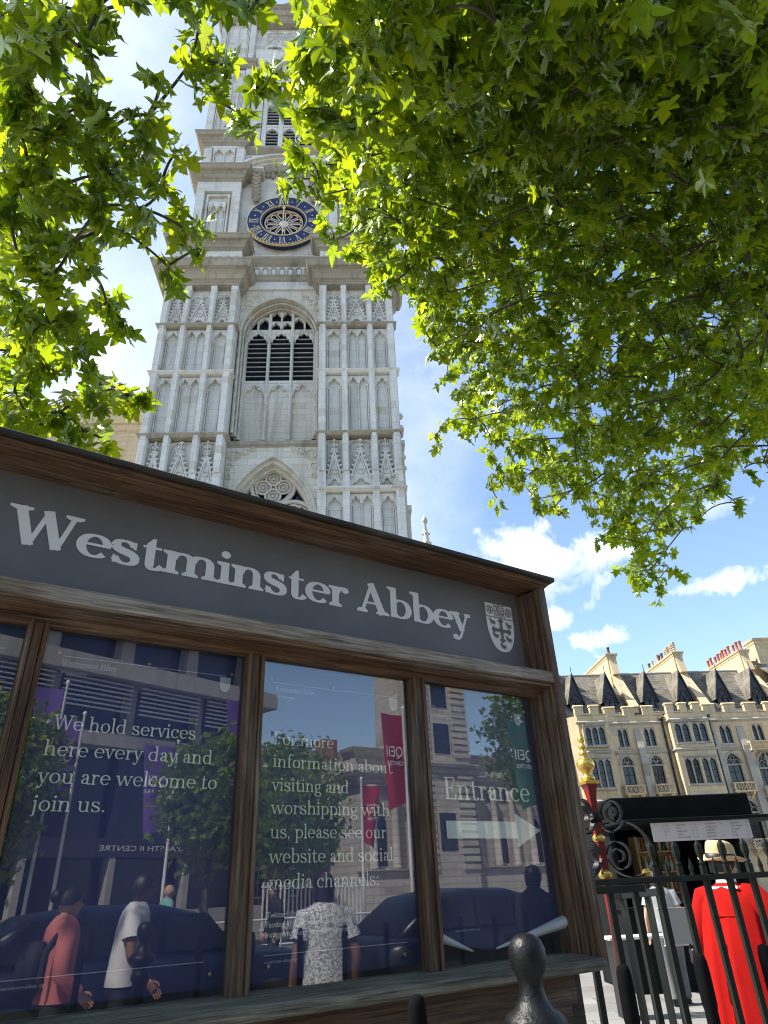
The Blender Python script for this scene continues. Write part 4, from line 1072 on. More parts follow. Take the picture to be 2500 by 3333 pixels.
q = MB(); q.add([(-40, .3, 30.6), (2, .3, 30.6), (2, 7, 38.3), (-40, 7, 38.3), (-40, 13.7, 30.6), (2, 13.7, 30.6)], [(0, 1, 2, 3), (3, 2, 5, 4), (0, 3, 4), (1, 5, 2)])
for k in range(70):
    x = -39.8 + k * .6; q.tube([(x, .25, 30.62), (x, 6.98, 38.36)], .07, 5)
q.build('roof', leadr, nv)
for k in range(7):
    q = MB(); cx = -34.3 + k * 5
    arch_band(q, cx, 23.5, 1.2, 2.0, 1.45, 2.4, -.25, .05); arch_band(q, cx, 23.5, 1.5, 2.5, 1.75, 2.9, -.4, .02); q.box((cx - 1.75, -.4, 17), (cx - 1.5, .02, 23.5)); q.box((cx + 1.5, -.4, 17), (cx + 1.75, .02, 23.5)); q.box((cx - .08, -.2, 17), (cx + .08, .02, 25))
    q.box((cx - 1.9, -.5, 16.6), (cx + 1.9, .02, 17)); wo = q.build('window', warm, nv)
    q = MB(); q.extr([(cx - 1.45, 17)] + [(cx + x, 23.5 + z) for x, z in arch(1.45, 2.4)] + [(cx + 1.45, 17)], -.02, -.001); q.build('glazing', lead, wo)
q = MB(); q.tube([(-.9, -.35, 14), (-.9, -.35, 30.0)], .12, 8); q.box((-1.15, -.5, 29.6), (-.65, -.1, 30.1)); q.build('rain_pipe', plain('black iron', (.01, .01, .011), .45), nv)
# distant pinnacle right of the tower
pp = at_az(3.95, 46)
pn = MB(); pn.box((-2.2, -.9, 0), (2.2, 3.5, 16)); pn.box((-1.3, -.7, 16), (1.3, 1.9, 19.2)); pn.extr([(-2.3, 16), (2.3, 16), (1.3, 17.4), (-1.3, 17.4)], -.8, 2.8); pn.lathe([(.62, 19), (.62, 21), (.75, 21.2), (.75, 21.6), (.5, 21.8), (.42, 24), (.28, 24.4), (.2, 25.4), (.08, 26.2), (.22, 26.4), (.22, 26.7), (.03, 27.1)], 8)
for k in range(5):
    for j in range(4): pn.sphere((.48 * (1 - k * .13) * math.cos(j * pi / 2), .48 * (1 - k * .13) * math.sin(j * pi / 2), 22.2 + k * .8), .12, 5, 4)
tag(pn.build('stone_pinnacle', stone_w, None, tuple(pp)), 'slim distant stone pinnacle just right of the tower, above the board', 'pinnacle')
# ------------------------------------------------------------------ the stone terrace on the right
TE = np.array([30., 58., 0])
tstone = ashlar('cream bath stone', (.74, .57, .345), (.58, .43, .25), (.30, .24, .155), 1.0, .38, .008, (.50, .44, .34))
tstone2 = ashlar('grey weathered dressings', (.50, .45, .36), (.37, .33, .26), (.25, .22, .17), 1.4, .5, .008)
slatem, _t, _b = newmat('banded roof slates')
_v = coords(_t, swap=True)
_br = _t.nodes.new('ShaderNodeTexBrick')
for k_, q_ in (('Scale', 1.), ('Mortar Size', .02), ('Brick Width', .34), ('Row Height', .24), ('Bias', 0.)): _br.inputs[k_].default_value = q_
_br.inputs['Color1'].default_value = (.125, .110, .085, 1); _br.inputs['Color2'].default_value = (.22, .195, .15, 1); _br.inputs['Mortar'].default_value = (.02, .019, .017, 1)
_t.links.new(_v, _br.inputs['Vector'])
_t.links.new(mixc(_t, MA(_t, 'MULTIPLY_ADD', noise(_t, coords(_t), .7, 7., .65), 2.4, -1.0, clamp=True), _br.outputs[0], (.27, .25, .20)), _b.inputs['Base Color'])
_b.inputs['Roughness'].default_value = .75; _b.inputs['Specular IOR Level'].default_value = .2
bump(_t, _b, _br.outputs['Fac'], -.6, .03)
dormm = plain('black painted timber', (.022, .025, .034), .5, 0, .2, 3.)
iron = plain('black iron', (.010, .010, .011), .4, 0, .2, 6.)
sash = plain('dark sash bar', (.02, .02, .024), .5)
wglass, _t, _b = newmat('window glass')
_b.inputs['Base Color'].default_value = (.012, .016, .022, 1); _b.inputs['Roughness'].default_value = .04; _b.inputs['Specular IOR Level'].default_value = .55
_f = noise(_t, coords(_t), 1.7, 3.); bump(_t, _b, _f, .12, .05)
def wallholes(mb, x0, x1, z0, z1, holes, y, depth):
    xs = sorted({x0, x1} | {h[0] for h in holes} | {h[1] for h in holes}); zs = sorted({z0, z1} | {h[2] for h in holes} | {h[3] for h in holes})
    for a, b in zip(xs, xs[1:]):
        for c, d in zip(zs, zs[1:]):
            mx_, mz_ = (a + b) / 2, (c + d) / 2
            if any(h[0] < mx_ < h[1] and h[2] < mz_ < h[3] for h in holes): continue
            mb.add([(a, y, c), (b, y, c), (b, y, d), (a, y, d)], [(0, 1, 2, 3)])
    for a, b, c, d in holes: mb.add([(a, y, c), (b, y, c), (b, y, d), (a, y, d), (a, y + depth, c), (b, y + depth, c), (b, y + depth, d), (a, y + depth, d)], [(0, 4, 5, 1), (1, 5, 6, 2), (2, 6, 7, 3), (3, 7, 4, 0)])
def pane_bars(par, x0, x1, z0, z1, y, nx=2, nz=3, top=None):
    q = MB()
    q.add([(x0, y, z0), (x1, y, z0), (x1, y, z1), (x0, y, z1)], [(0, 1, 2, 3)])
    o = q.build('glazing', wglass, par)
    q = MB()
    for i in range(1, nx): x = x0 + (x1 - x0) * i / nx; q.box((x - .018, y - .04, z0), (x + .018, y - .005, z1))
    for k in range(nz + 1): z = z0 + (z1 - z0) * k / nz; q.box((x0, y - .05, z - .022), (x1, y - .006, z + .022))
    q.box((x0, y - .06, z0), (x0 + .05, y - .004, z1)); q.box((x1 - .05, y - .06, z0), (x1, y - .004, z1))
    q.build('sash_bars', sash, par)
def terwin(par, x0, x1, z0, z1, y, lights, kind, label=None):
    """stone window: kind 'lancet' pointed lights, 'square' label head with cusped lights, 'arch' one pointed head with tracery"""
    q = MB(); w_ = (x1 - x0) / lights
    for k in range(lights + 1):
        x = x0 + k * w_; q.box((x - .055, y + .06, z0), (x + .055, y + .2, z1))
    q.box((x0 - .1, y - .1, z0 - .16), (x1 + .1, y + .2, z0))
    if kind == 'arch':
        a = (x1 - x0) / 2; cx = (x0 + x1) / 2; zs = z1 - a * 1.35
        A_ = [(cx + x, zs + z) for x, z in arch(a, a * 1.33)]; mid_ = len(A_) // 2
        for half in (A_[:mid_ + 1] + [(cx, z1), (x0, z1), (x0, zs)], [(x1, zs), (x1, z1), (cx, z1)] + A_[mid_:]): q.extr(half, y + .002, y + .22)
        arch_band(q, cx, zs, a, a * 1.33, a + .14, a * 1.33 + .2, y - .06, y + .03); q.box((x0, y + .05, zs - .12), (x1, y + .2, zs + .0))
        for s_ in (-1, 1): q.tube([(cx + s_ * a / 2 + x, y + .12, zs + z) for x, z in foil(a / 2 - .03, a * .62, 6, 3, .15)], .035, 5)
        q.tube([(cx + .17 * math.cos(t * pi / 6), y + .12, zs + a * .78 + .17 * math.sin(t * pi / 6)) for t in range(12)], .04, 5, closed=True)
    else:
        for k in range(lights): head(q, x0 + k * w_, x0 + (k + 1) * w_, z1 - w_ * (1.0 if kind == 'lancet' else .75), z1, y + .04, y + .2, .05, 3 if kind == 'square' else 1, w_ * (.92 if kind == 'lancet' else .6), .12 if kind == 'square' else 0)
        if kind == 'square': q.box((x0 - .1, y - .09, z1 + .0), (x1 + .1, y + .1, z1 + .12))
    o = q.build('window', tstone2, par)
    pane_bars(o, x0 + .01, x1 - .01, z0, z1, y + .215, lights * 2 if w_ > .7 else lights, 4 if z1 - z0 > 1.9 else 3)
    return o
ter = thing('stone_terrace', 'long cream stone terrace with battlements, black dormers and tall chimneys behind the kiosk', 'building', tuple(TE), rad(3))
W2 = [(-11.55, -10.66, 10.85, 12.33, 2, 'lancet'), (-9.33, -8.38, 10.85, 12.33, 2, 'lancet'), (-2.92, -1.88, 10.85, 12.33, 2, 'lancet'), (-.1, .82, 10.95, 12.33, 2, 'lancet'),
      (-11.72, -10.72, 7.3, 10.1, 1, 'arch'), (-9.3, -8.3, 7.3, 10.1, 1, 'arch'), (-3.05, -1.85, 7.2, 10.05, 1, 'arch'), (-.5, 1.3, 7.5, 10.1, 2, 'arch'),
      (-11.75, -10.65, 3.9, 6.3, 1, 'arch'), (-9.35, -8.25, 3.9, 6.3, 1, 'arch'), (-2.75, -1.5, 3.5, 6.5, 1, 'arch'), (-.4, 1.2, 3.5, 6.4, 2, 'arch'), (-20, -18.5, 10.85, 12.3, 2, 'lancet'), (-20, -18.5, 7.9, 10.1, 1, 'arch')]
q = MB(); wallholes(q, -30, 3.4, 0, 13.3, [h[:4] for h in W2], 0, .25); q.box((-30, .25, 0), (3.4, 11, 13.3))
q2 = MB(); wallholes(q2, -30, 3.4, 0, 13.3, [h[:4] for h in W2], 0, .25); q2.box((-30, .30, 0), (3.4, 9.0, 13.3)); q2.build('wall', tstone, ter)
for h in W2: terwin(ter, *h[:4], 0, h[4], h[5])
# canted and square bays
BW = [(-6.97, -5.72, 10.95, 12.55, 2, 'square'), (-5.48, -4.26, 10.95, 12.55, 2, 'square'), (-6.82, -5.58, 7.78, 9.8, 2, 'square'), (-5.42, -4.18, 7.78, 9.8, 2, 'square')]
q = MB(); wallholes(q, -7.25, -3.98, 6.4, 13.3, [h[:4] for h in BW], -.7, .25); q.box((-7.25, -.45, 0), (-3.98, 0, 13.3)); q.box((-7.249, -.699, 0), (-7.05, -.46, 13.29)); q.box((-4.18, -.699, 0), (-3.981, -.46, 13.29)); q.box((-7.25, -.7, 0), (-3.98, -.46, 6.4)); q.build('bay', tstone, ter)
for h in BW: terwin(ter, *h[:4], -.7, h[4], h[5])
q = MB(); q.extr([(-15.9, 0), (-15.0, -.9), (-12.7, -.9), (-12.1, 0)], 0, 13.28, 'z'); q.build('bay', tstone, ter)
for (z0, z1) in ((10.9, 12.4), (7.7, 9.9)):
    o = terwin(ter, -14.6, -12.95, z0, z1, -1.12, 3, 'square')
    q = MB(); q.box((-14.75, -1.1, z0 - .15), (-14.6, -.89, z1 + .1)); q.box((-12.95, -1.1, z0 - .15), (-12.8, -.89, z1 + .1)); q.box((-14.6, -1.1, z1), (-12.95, -.89, z1 + .1)); q.build('window_surround', tstone, o)
for z, o_ in ((12.72, .16), (10.38, .14), (6.75, .14)):
    for (a, b, yf) in ((-30, -16, 0), (-12.05, -7.3, 0), (-3.93, 3.4, 0), (-7.25, -3.98, -.7), (-15.0, -12.7, -.9)):
        q = MB(); string(q, a, b, z, o_, yf, .1, .3); q.build('string_course', tstone2, ter)
# battlements
def merl(a, b, yf, n):
    q = MB()
    w_ = (b - a) / n
    for k in range(n):
        x0, x1 = a + k * w_ + .02, a + k * w_ + w_ * .58
        q.box((x0, yf, 13.31), (x1, yf + .35, 14.02)); q.extr([(yf - .08, 14.0), (yf - .08, 14.06), (yf + .17, 14.18), (yf + .43, 14.06), (yf + .43, 14.0)], x0 - .05, x1 + .05, 'x')
        q.extr([(yf - .08, 13.3), (yf - .08, 13.36), (yf + .17, 13.44), (yf + .43, 13.36), (yf + .43, 13.3)], x1 + .05, a + (k + 1) * w_ - .03, 'x')
    q.build('battlements', tstone, ter)
merl(-30, -16, 0, 9); merl(-15.1, -12.5, -.9, 2); merl(-12.3, -7.4, 0, 3); merl(-7.3, -3.95, -.72, 3); merl(-3.8, 3.4, 0, 4)
q = MB(); q.add([(-30, .5, 13.5), (3.4, .5, 13.5), (3.4, 4.3, 18.0), (-30, 4.3, 18.0), (-30, 8.2, 13.5), (3.4, 8.2, 13.5)], [(0, 1, 2, 3), (3, 2, 5, 4), (0, 3, 4), (1, 5, 2)]); rf = q.build('roof', slatem, ter)
q = MB(); q.tube([(-30, 4.3, 18.02), (3.4, 4.3, 18.02)], .10, 7); q.build('ridge', leadr, rf)
for i, x in enumerate((-20.5, -17.3, -14.2, -11.23, -7.69, -4.62, -1.22, 1.88)):
    yd = 1.0; hw = .66; ze = 14.75; zt = 17.35
    dm = thing('dormer', None, None, (x, 0, 0)); dm.parent = ter
    q = MB(); q.extr([(-hw - .12, ze - .1), (0, zt + .02), (hw + .12, ze - .1), (hw - .02, ze - .1), (0, zt - .32), (-hw + .02, ze - .1)], yd - .18, yd - .06); q.extr([(-hw + .05, ze), (0, zt - .25), (hw - .05, ze)], yd - .05, yd + .08)
    q.box((-hw + .1, yd - .05, 13.4), (-hw + .26, yd + .1, ze + .1)); q.box((hw - .26, yd - .05, 13.4), (hw - .1, yd + .1, ze + .1)); q.box((-.07, yd - .04, 13.4), (.07, yd + .1, ze))
    for s_ in (-1, 1): q.tube([(s_ * .27 + a_, yd - .07, ze - .1 + b_) for a_, b_ in arch(.25, .5, 7)], .05, 5)
    q.tube([(a_, yd - .08, ze + .15 + b_) for a_, b_ in arch(.36, .65, 7)], .045, 5); q.tube([(0, yd - .1, zt - .1), (0, yd - .1, zt + .55)], .03, 5); q.build('gable_front', dormm, dm)
    q = MB(); q.add([(-hw + .12, yd + .06, 13.4), (hw - .12, yd + .06, 13.4), (hw - .12, yd + .06, ze + .5), (-hw + .12, yd + .06, ze + .5)], [(0, 1, 2, 3)]); q.build('glazing', wglass, dm)
    q = MB(); q.box((-hw + .1, yd - .045, 14.0), (hw - .1, yd + .05, 14.06)); q.build('sash_bars', plain('pale sash', (.5, .5, .48), .5) if i == 0 else bpy.data.materials['pale sash'], dm)
    q = MB(); yr = 3.78; q.add([(0, yd - .16, zt), (0, yr, zt + .02), (-hw - .14, yd - .16, ze - .12), (-hw - .14, 1.55, ze - .12), (hw + .14, yd - .16, ze - .12), (hw + .14, 1.55, ze - .12)], [(0, 1, 3, 2), (0, 4, 5, 1)]); q.build('dormer_roof', slatem, dm)
    q = MB(); q.add([(-hw + .1, yd + .1, 13.4), (-hw + .1, 1.6, ze), (-hw + .1, yd + .1, ze + .1), (hw - .1, yd + .1, 13.4), (hw - .1, 1.6, ze), (hw - .1, yd + .1, ze + .1)], [(0, 1, 2), (3, 5, 4)]); q.build('cheek', dormm, dm)
terra = plain('terracotta pot', (.36, .10, .045), .7, 0, .2, 4.); bpot = plain('sooty pot', (.10, .05, .035), .8, 0, .3, 4.); wpot = plain('buff pot', (.42, .34, .24), .8, 0, .2, 4.)
for ci, (x, pots) in enumerate(((-15.9, []), (-9.5, [(3.6, 'b', .8), (4.4, 'w', .35)]), (-3.25, [(9.2, 'b', .75), (8.4, 'w', .8), (7.0, 'b', .9), (7.35, 'w', 1.1), (6.0, 'b', .8)] + [(3.2 + .36 * k, 'm', 1.0) for k in range(7)]), (3.05, [(3.3 + .62 * k, 'r', .95 + .1 * (k % 2)) for k in range(11)]))):
    ch = thing('chimney_stack', None, None, (x, 0, 0)); ch.parent = ter
    q = MB(); q.box((-.42, 3.0, 13.5), (.42, 10, 19.25)); q.extr([(2.45, 17.6), (3.0, 19.25), (3.0, 17.6)], -.3, .3, 'x'); q.extr([(.3, 13.6), (.3, 14.1), (3.0, 17.6), (3.0, 16.8)], -.3, .3, 'x')
    q.extr([(.2, 14.05), (.2, 14.15), (3.05, 17.75), (3.05, 17.6)], -.38, .38, 'x'); cornice(q, -.42, .42, 19.15, 19.6, .16, 2.98, 10.1); q.build('stack_wall', tstone, ch)
    for (y, k, hgt) in pots:
        p_ = MB(); p_.lathe([(.17, 0), (.17, .1), (.13, .14), (.115, hgt - .15), (.15, hgt - .1), (.15, hgt), (.10, hgt), (.09, hgt - .2)], 10, (.08 * (1 if int(y * 7) % 2 else -1), y, 19.6)); 
        if k == 'm':
            for z in (.3, .5, .7): p_.lathe([(.17, 0), (.17, .06)], 10, (.08 * (1 if int(y * 7) % 2 else -1), y, 19.6 + z))
        p_.build('chimney_pot', {'b': bpot, 'w': wpot, 'r': terra, 'm': wpot}[k], ch)
for (a, b, z0) in ((-12.05, -10.45, 7.15), (-9.6, -8.05, 7.15), (-3.3, -1.5, 7.05), (-1.0, 1.9, 10.15), (-3.0, -1.2, 3.0), (-.8, 1.7, 6.6)):
    q = MB(); yo = -.72
    q.box((a, yo, z0), (b, 0, z0 + .12)); q.box((a, yo, z0 + .62), (b, yo + .14, z0 + .72)); q.box((a, yo + .141, z0 + .62), (a + .14, 0, z0 + .72)); q.box((b - .14, yo + .141, z0 + .62), (b, 0, z0 + .72))
    n = max(3, int((b - a) / .38))
    for k in range(n + 1):
        x = a + .05 + (b - a - .1) * k / n
        if k in (0, n): q.box((x - .05, yo + .02, z0 + .12), (x + .05, yo + .12, z0 + .62))
        if k < n:
            cx = x + (b - a - .1) / n / 2
            q.tube([(cx + .165 * math.cos(t * pi / 6), yo + .07, z0 + .37 + .22 * math.sin(t * pi / 6)) for t in range(12)], .035, 5, closed=True)
            for s_ in (-1, 1): q.tube([(cx - .15, yo + .07, z0 + .37 - s_ * .2), (cx + .15, yo + .07, z0 + .37 + s_ * .2)], .025, 5)
    for x in (a + .25, b - .25): q.extr([(0, z0), (yo + .1, z0), (yo + .2, z0 - .18), (-.25, z0 - .3), (0, z0 - .55)], x - .1, x + .1, 'x')
    q.build('balcony', tstone, ter)
for (a, b, zt) in ((-10.15, -9.62, 12.1), (-3.85, -3.35, 12.3), (-1.45, -.85, 12.0)):
    q = MB(); q.box((a, -.35, 0), (b, 0, zt - 1.4)); q.extr([(-.35, zt - 1.4), (-.1, zt - .4), (-.1, zt), (0, zt + .2), (0, zt - 1.4)], a, b, 'x'); q.build('buttress', tstone2, ter)
for x, yy in ((-7.62, -.12), (-3.8, -.42)):
    q = MB(); q.tube([(x, yy, 0), (x, yy, 13.0)], .085, 8)
    for z in (3, 6, 9, 11.5): q.tube([(x, yy, z), (x, yy, z + .12)], .12, 8)
    q.lathe([(.1, 0), (.2, .2), (.22, .4)], 8, (x, yy, 12.7)); q.build('downpipe', iron, ter)
# gatehouse block closing the terrace
gt = thing('gatehouse', 'cream stone gatehouse with stepped battlements cut by the right edge of the picture', 'building', tuple(TE), rad(3))
q = MB(); q.box((3.6, -1.2, 0), (14, 9, 15.0)); string(q, 3.6, 14, 12.7, .18, -1.2, .1); string(q, 3.6, 14, 10.4, .18, -1.2, .1); q.build('wall', tstone, gt)
for k in range(7):
    x = 3.6 + k * 1.2; q = MB(); q.box((x, -1.25, 15.001), (x + .7, -.85, 16.05)); q.extr([(-1.32, 16.0), (-1.05, 16.2), (-.78, 16.0)], x - .05, x + .75, 'x'); q.build('merlon', tstone, gt)
for k in range(6):
    y = -.5 + k * 1.2; q = MB(); q.box((3.55, y, 15.002), (3.95, y + .7, 16.05)); q.extr([(3.5, 16.0), (3.75, 16.2), (4.0, 16.0)], y - .05, y + .75, 'y'); q.build('merlon', tstone, gt)
q = MB(); q.box((3.95, -.8, 13), (14, 8.8, 15.2)); q.add([(3.9, -.6, 15.2), (14, -.6, 15.2), (14, 4, 18.8), (3.9, 4, 18.8)], [(0, 1, 2, 3)]); q.build('roof', slatem, gt)
q = MB(); q.box((4.6, 3.4, 15), (8.2, 5, 20.3)); cornice(q, 4.6, 8.2, 20.2, 20.8, .2, 3.38, 5); q.build('chimney_block', tstone, gt)
for (a, z0, z1) in ((4.6, 10.9, 12.3), (4.4, 7.6, 9.9), (4.6, 3.6, 6.2)):
    q = MB(); q.box((a, -1.32, z0), (a + 1.6, -1.202, z1)); terwin(gt, a, a + 1.6, z0, z1, -1.45, 3, 'square')
# ------------------------------------------------------------------ people
skinm = plain('skin', (.50, .29, .20), .55, 0, .08, 9.)
skind = plain('brown skin', (.22, .105, .06), .55, 0, .08, 9.)
hairm = plain('dark hair', (.012, .009, .008), .5, 0, .3, 30.)
hairg = plain('grey hair', (.22, .20, .18), .6, 0, .3, 30.)
def body_mesh(J, chains, radii, facing_head, skin):
    """one continuous skin-modifier body: J joints, chains of joint names"""
    names = list(J); idx = {n: i for i, n in enumerate(names)}
    me = bpy.data.meshes.new('body')
    ed = set()
    for c in chains:
        for a, b in zip(c, c[1:]): ed.add((idx[a], idx[b]))
    me.from_pydata([J[n] for n in names], list(ed), [])
    o = bpy.data.objects.new('body', me); COL.objects.link(o)
    o.modifiers.new('s', 'SKIN'); sb = o.modifiers.new('d', 'SUBSURF'); sb.levels = 2; sb.render_levels = 2
    if not me.skin_vertices: me.skin_vertices.new() if hasattr(me.skin_vertices, 'new') else None
    for i, n in enumerate(names):
        r = radii[n]; sv = me.skin_vertices[0].data[i]
        sv.radius = r if isinstance(r, tuple) else (r, r); sv.use_root = n == 'pelvis'
    bpy.context.view_layer.update()
    dg = bpy.context.evaluated_depsgraph_get()
    m2 = bpy.data.meshes.new_from_object(o.evaluated_get(dg))
    bpy.data.objects.remove(o); bpy.data.meshes.remove(me)
    mb = MB()
    mb.add([tuple(v.co) for v in m2.vertices], [tuple(p.vertices) for p in m2.polygons], 0, True)
    bpy.data.meshes.remove(m2)
    # head with a face, turned with the neck
    hx, hy, hz = J['head']; M0 = Matrix.Translation((hx, hy, hz)) @ Matrix.Rotation(facing_head, 4, 'Z')
    n_, m_ = 20, 16; vs = []; 
    for i in range(m_ + 1):
        t = pi * i / m_
        for k in range(n_):
            a = 2 * pi * k / n_
            x, y, z = math.sin(t) * math.sin(a), math.sin(t) * math.cos(a), -math.cos(t)
            jaw = 1 - .28 * max(0, -z) ** 1.3
            X_, Y_, Z_ = x * .076 * jaw, y * .098 * (1 - .12 * max(0, -z)), z * .118
            if y > .2:
                g = math.exp(-(x / .16) ** 2)
                Y_ += .024 * g * math.exp(-((z + .12) / .16) ** 2)         # nose
                Y_ += .008 * math.exp(-(x / .3) ** 2) * math.exp(-((z + .52) / .1) ** 2)   # lips
                Y_ += .012 * math.exp(-(x / .35) ** 2) * math.exp(-((z + .85) / .12) ** 2)  # chin
                Y_ -= .012 * math.exp(-((abs(x) - .38) / .16) ** 2) * math.exp(-((z - .08) / .12) ** 2)  # eye sockets
                Y_ += .006 * math.exp(-((z - .25) / .12) ** 2)
            vs.append(tuple(M0 @ Vector((X_, Y_, Z_))))
    mb.add(vs, [(i * n_ + k, i * n_ + (k + 1) % n_, (i + 1) * n_ + (k + 1) % n_, (i + 1) * n_ + k) for i in range(m_) for k in range(n_)], 0, True)
    for s_ in (-1, 1):
        c = M0 @ Vector((s_ * .078, -.005, -.01)); mb.sphere(tuple(c), .03, 8, 6, sc=(.4, .8, 1.1))
        e_ = M0 @ Vector((s_ * .031, .078, .012)); mb.sphere(tuple(e_), .013, 8, 6, 1)
    return mb, M0
def hand(mb, wrist, d, up, curl=.5, size=1.):
    """palm with five unequal fingers, bent towards the palm"""
    d = Vector(d).normalized(); up = Vector(up); up = (up - d * up.dot(d)).normalized(); sd_ = d.cross(up)
    w0 = Vector(wrist)
    mb.rings([[w0 + d * t * size + sd_ * (math.cos(a) * rw * size) + up * (math.sin(a) * .013 * size) for a in [2 * pi * k / 10 for k in range(10)]] for t, rw in ((-.01, .026), (.03, .034), (.07, .041), (.095, .038))])
    for k, (ln, off) in enumerate(((.068, -.030), (.078, -.010), (.073, .010), (.058, .028))):
        p = w0 + (d * .088 + sd_ * off) * size; dr = d.copy(); P = [p]
        for q in range(3):
            dr = (dr - up * curl * (.5 + q * .25)).normalized(); P.append(P[-1] + dr * ln * size * (.42, .32, .26)[q])
        mb.tube(P, .009 * size, 7, rs=[.0095 * size, .009 * size, .008 * size, .006 * size])
    p = w0 + (d * .03 - sd_ * .032) * size
    mb.tube([p, p + (d * .028 - sd_ * .022 - up * .008) * size, p + (d * .058 - sd_ * .024 - up * .022) * size], .01 * size, 7, rs=[.013 * size, .011 * size, .008 * size])
def person(label, loc, rz, H=1.68, arms=None, skin=None, head_turn=0., lean=0., stride=.1, group=None):
    """arms: {-1: (elbow, wrist), 1: (...)} in metres for a 1.7 m figure; faces +y"""
    k = H / 1.7; skin = skin or skinm
    arms = arms or {}
    J = {'pelvis': (0, 0, .93), 'belly': (0, .01, 1.07), 'chest': (0, lean * .5, 1.26), 'collar': (0, lean * .8 - .01, 1.41), 'neck': (0, lean - .005, 1.47), 'nape': (0, lean + .01, 1.53), 'head': (0, lean + .025, 1.585)}
    Rr = {'pelvis': (.16, .11), 'belly': (.145, .105), 'chest': (.16, .11), 'collar': (.10, .075), 'neck': .055, 'nape': .05, 'head': .05}
    ch = [['pelvis', 'belly', 'chest', 'collar', 'neck', 'nape', 'head']]
    for s_ in (-1, 1):
        el, wr = arms.get(s_, ((s_ * .25, -.03, 1.10), (s_ * .25, .08, .86)))
        n = 'l' if s_ < 0 else 'r'
        J[n + 'sh'] = (s_ * .175, lean * .8 - .01, 1.385); J[n + 'el'] = el; J[n + 'wr'] = wr
        J[n + 'hip'] = (s_ * .095, 0, .86); J[n + 'kn'] = (s_ * .10, .02 + s_ * stride * .5, .48); J[n + 'an'] = (s_ * .10, s_ * stride - .02, .08); J[n + 'to'] = (s_ * .11, s_ * stride + .13, .03)
        Rr.update({n + 'sh': .058, n + 'el': .042, n + 'wr': .029, n + 'hip': .088, n + 'kn': .056, n + 'an': .04, n + 'to': .035})
        ch += [['collar', n + 'sh', n + 'el', n + 'wr'], ['pelvis', n + 'hip', n + 'kn', n + 'an', n + 'to']]
    mb, M0 = body_mesh(J, ch, Rr, head_turn, skin)
    for n in 'lr':
        w_ = Vector(J[n + 'wr']); d = (w_ - Vector(J[n + 'el'])).normalized(); hand(mb, w_, d, (1 if n == 'l' else -1, .15, .2), .4, .95)
    root = thing('person', label, 'person', loc, rz, group); root.scale = (k, k, k)
    mb.build('body', [skin, plain('eye', (.05, .03, .02), .2) if 'eye' not in bpy.data.materials else bpy.data.materials['eye']], root)
    return root, J, M0
def oval(z, rx, ry, cx=0, cy=0, n=24, pleat=0., ph=0):
    return [(cx + rx * math.cos(2 * pi * k / n) * (1 + pleat * math.sin(k * 4 * pi / n * 3.5 + ph)), cy + ry * math.sin(2 * pi * k / n) * (1 + pleat * math.sin(k * 4 * pi / n * 3.5 + ph)), z) for k in range(n)]
def shirt(root, J, mt, lean=0., z0=.90, sleeve=.55, loose=1.0, name='shirt'):
    q = MB()
    q.rings([oval(z0, .185 * loose, .135 * loose), oval(1.0, .178 * loose, .13 * loose), oval(1.15, .178 * loose, .128 * loose, 0, lean * .3), oval(1.28, .192 * loose, .13 * loose, 0, lean * .55), oval(1.36, .206, .128, 0, lean * .75), oval(1.42, .186, .115, 0, lean * .8), oval(1.452, .14, .098, 0, lean * .85), oval(1.475, .092, .082, 0, lean * .95), oval(1.495, .07, .07, 0, lean)], cap=False)
    for n in 'lr':
        s_, e_, w_ = Vector(J[n + 'sh']), Vector(J[n + 'el']), Vector(J[n + 'wr'])
        P = [s_.lerp(Vector((0, s_.y, s_.z)), .3), s_]
        if sleeve <= 1: P += [s_.lerp(e_, sleeve * .5), s_.lerp(e_, sleeve)]; rs = [.07, .076, .074, .078]
        else: P += [s_.lerp(e_, .5), e_, e_.lerp(w_, .5), e_.lerp(w_, .92)]; rs = [.07, .076, .07, .062, .054, .05]
        q.tube(P, .07, 14, rs=rs, cap=False)
    return q.build(name, mt, root)
def trousers(root, J, mt):
    q = MB(); q.rings([oval(.80, .17, .125), oval(.92, .172, .128), oval(.99, .165, .12)])
    for n in 'lr':
        P = [Vector(J[n + 'hip']) + Vector((0, 0, .02)), Vector(J[n + 'hip']).lerp(Vector(J[n + 'kn']), .5), J[n + 'kn'], Vector(J[n + 'kn']).lerp(Vector(J[n + 'an']), .6), J[n + 'an']]; q.tube(P, .09, 14, rs=[.10, .092, .075, .068, .066])
    q.build('trousers', mt, root)
    q = MB()
    for n in 'lr':
        a, t = Vector(J[n + 'an']), Vector(J[n + 'to']); q.tube([a - Vector((0, .05, .03)), a + Vector((0, .02, -.03)), t], .05, 10, rs=[.045, .052, .038])
    q.build('shoes', hairm, root)
def haircap(root, M0, mt, long=0.):
    q = MB(); n = 20; rows = []
    for i in range(9):
        t = i / 8; r_ = []
        for k in range(n):
            a = 2 * pi * k / n
            front = max(0, math.cos(a))
            zt = 1.0 - t * (1.25 - .75 * front + long * (1 - front))
            zt = max(zt, -1.6)
            rr = math.sqrt(max(.0, 1 - max(-.25, zt) ** 2)) if zt > -.25 else .97
            r_.append(tuple(M0 @ Vector((math.sin(a) * rr * .090 * (1 + .03 * math.sin(7 * a)), math.cos(a) * rr * .110 - .004, zt * .132))))
        rows.append(r_)
    q.rings(rows, cap=False); return q.build('hair', mt, root)

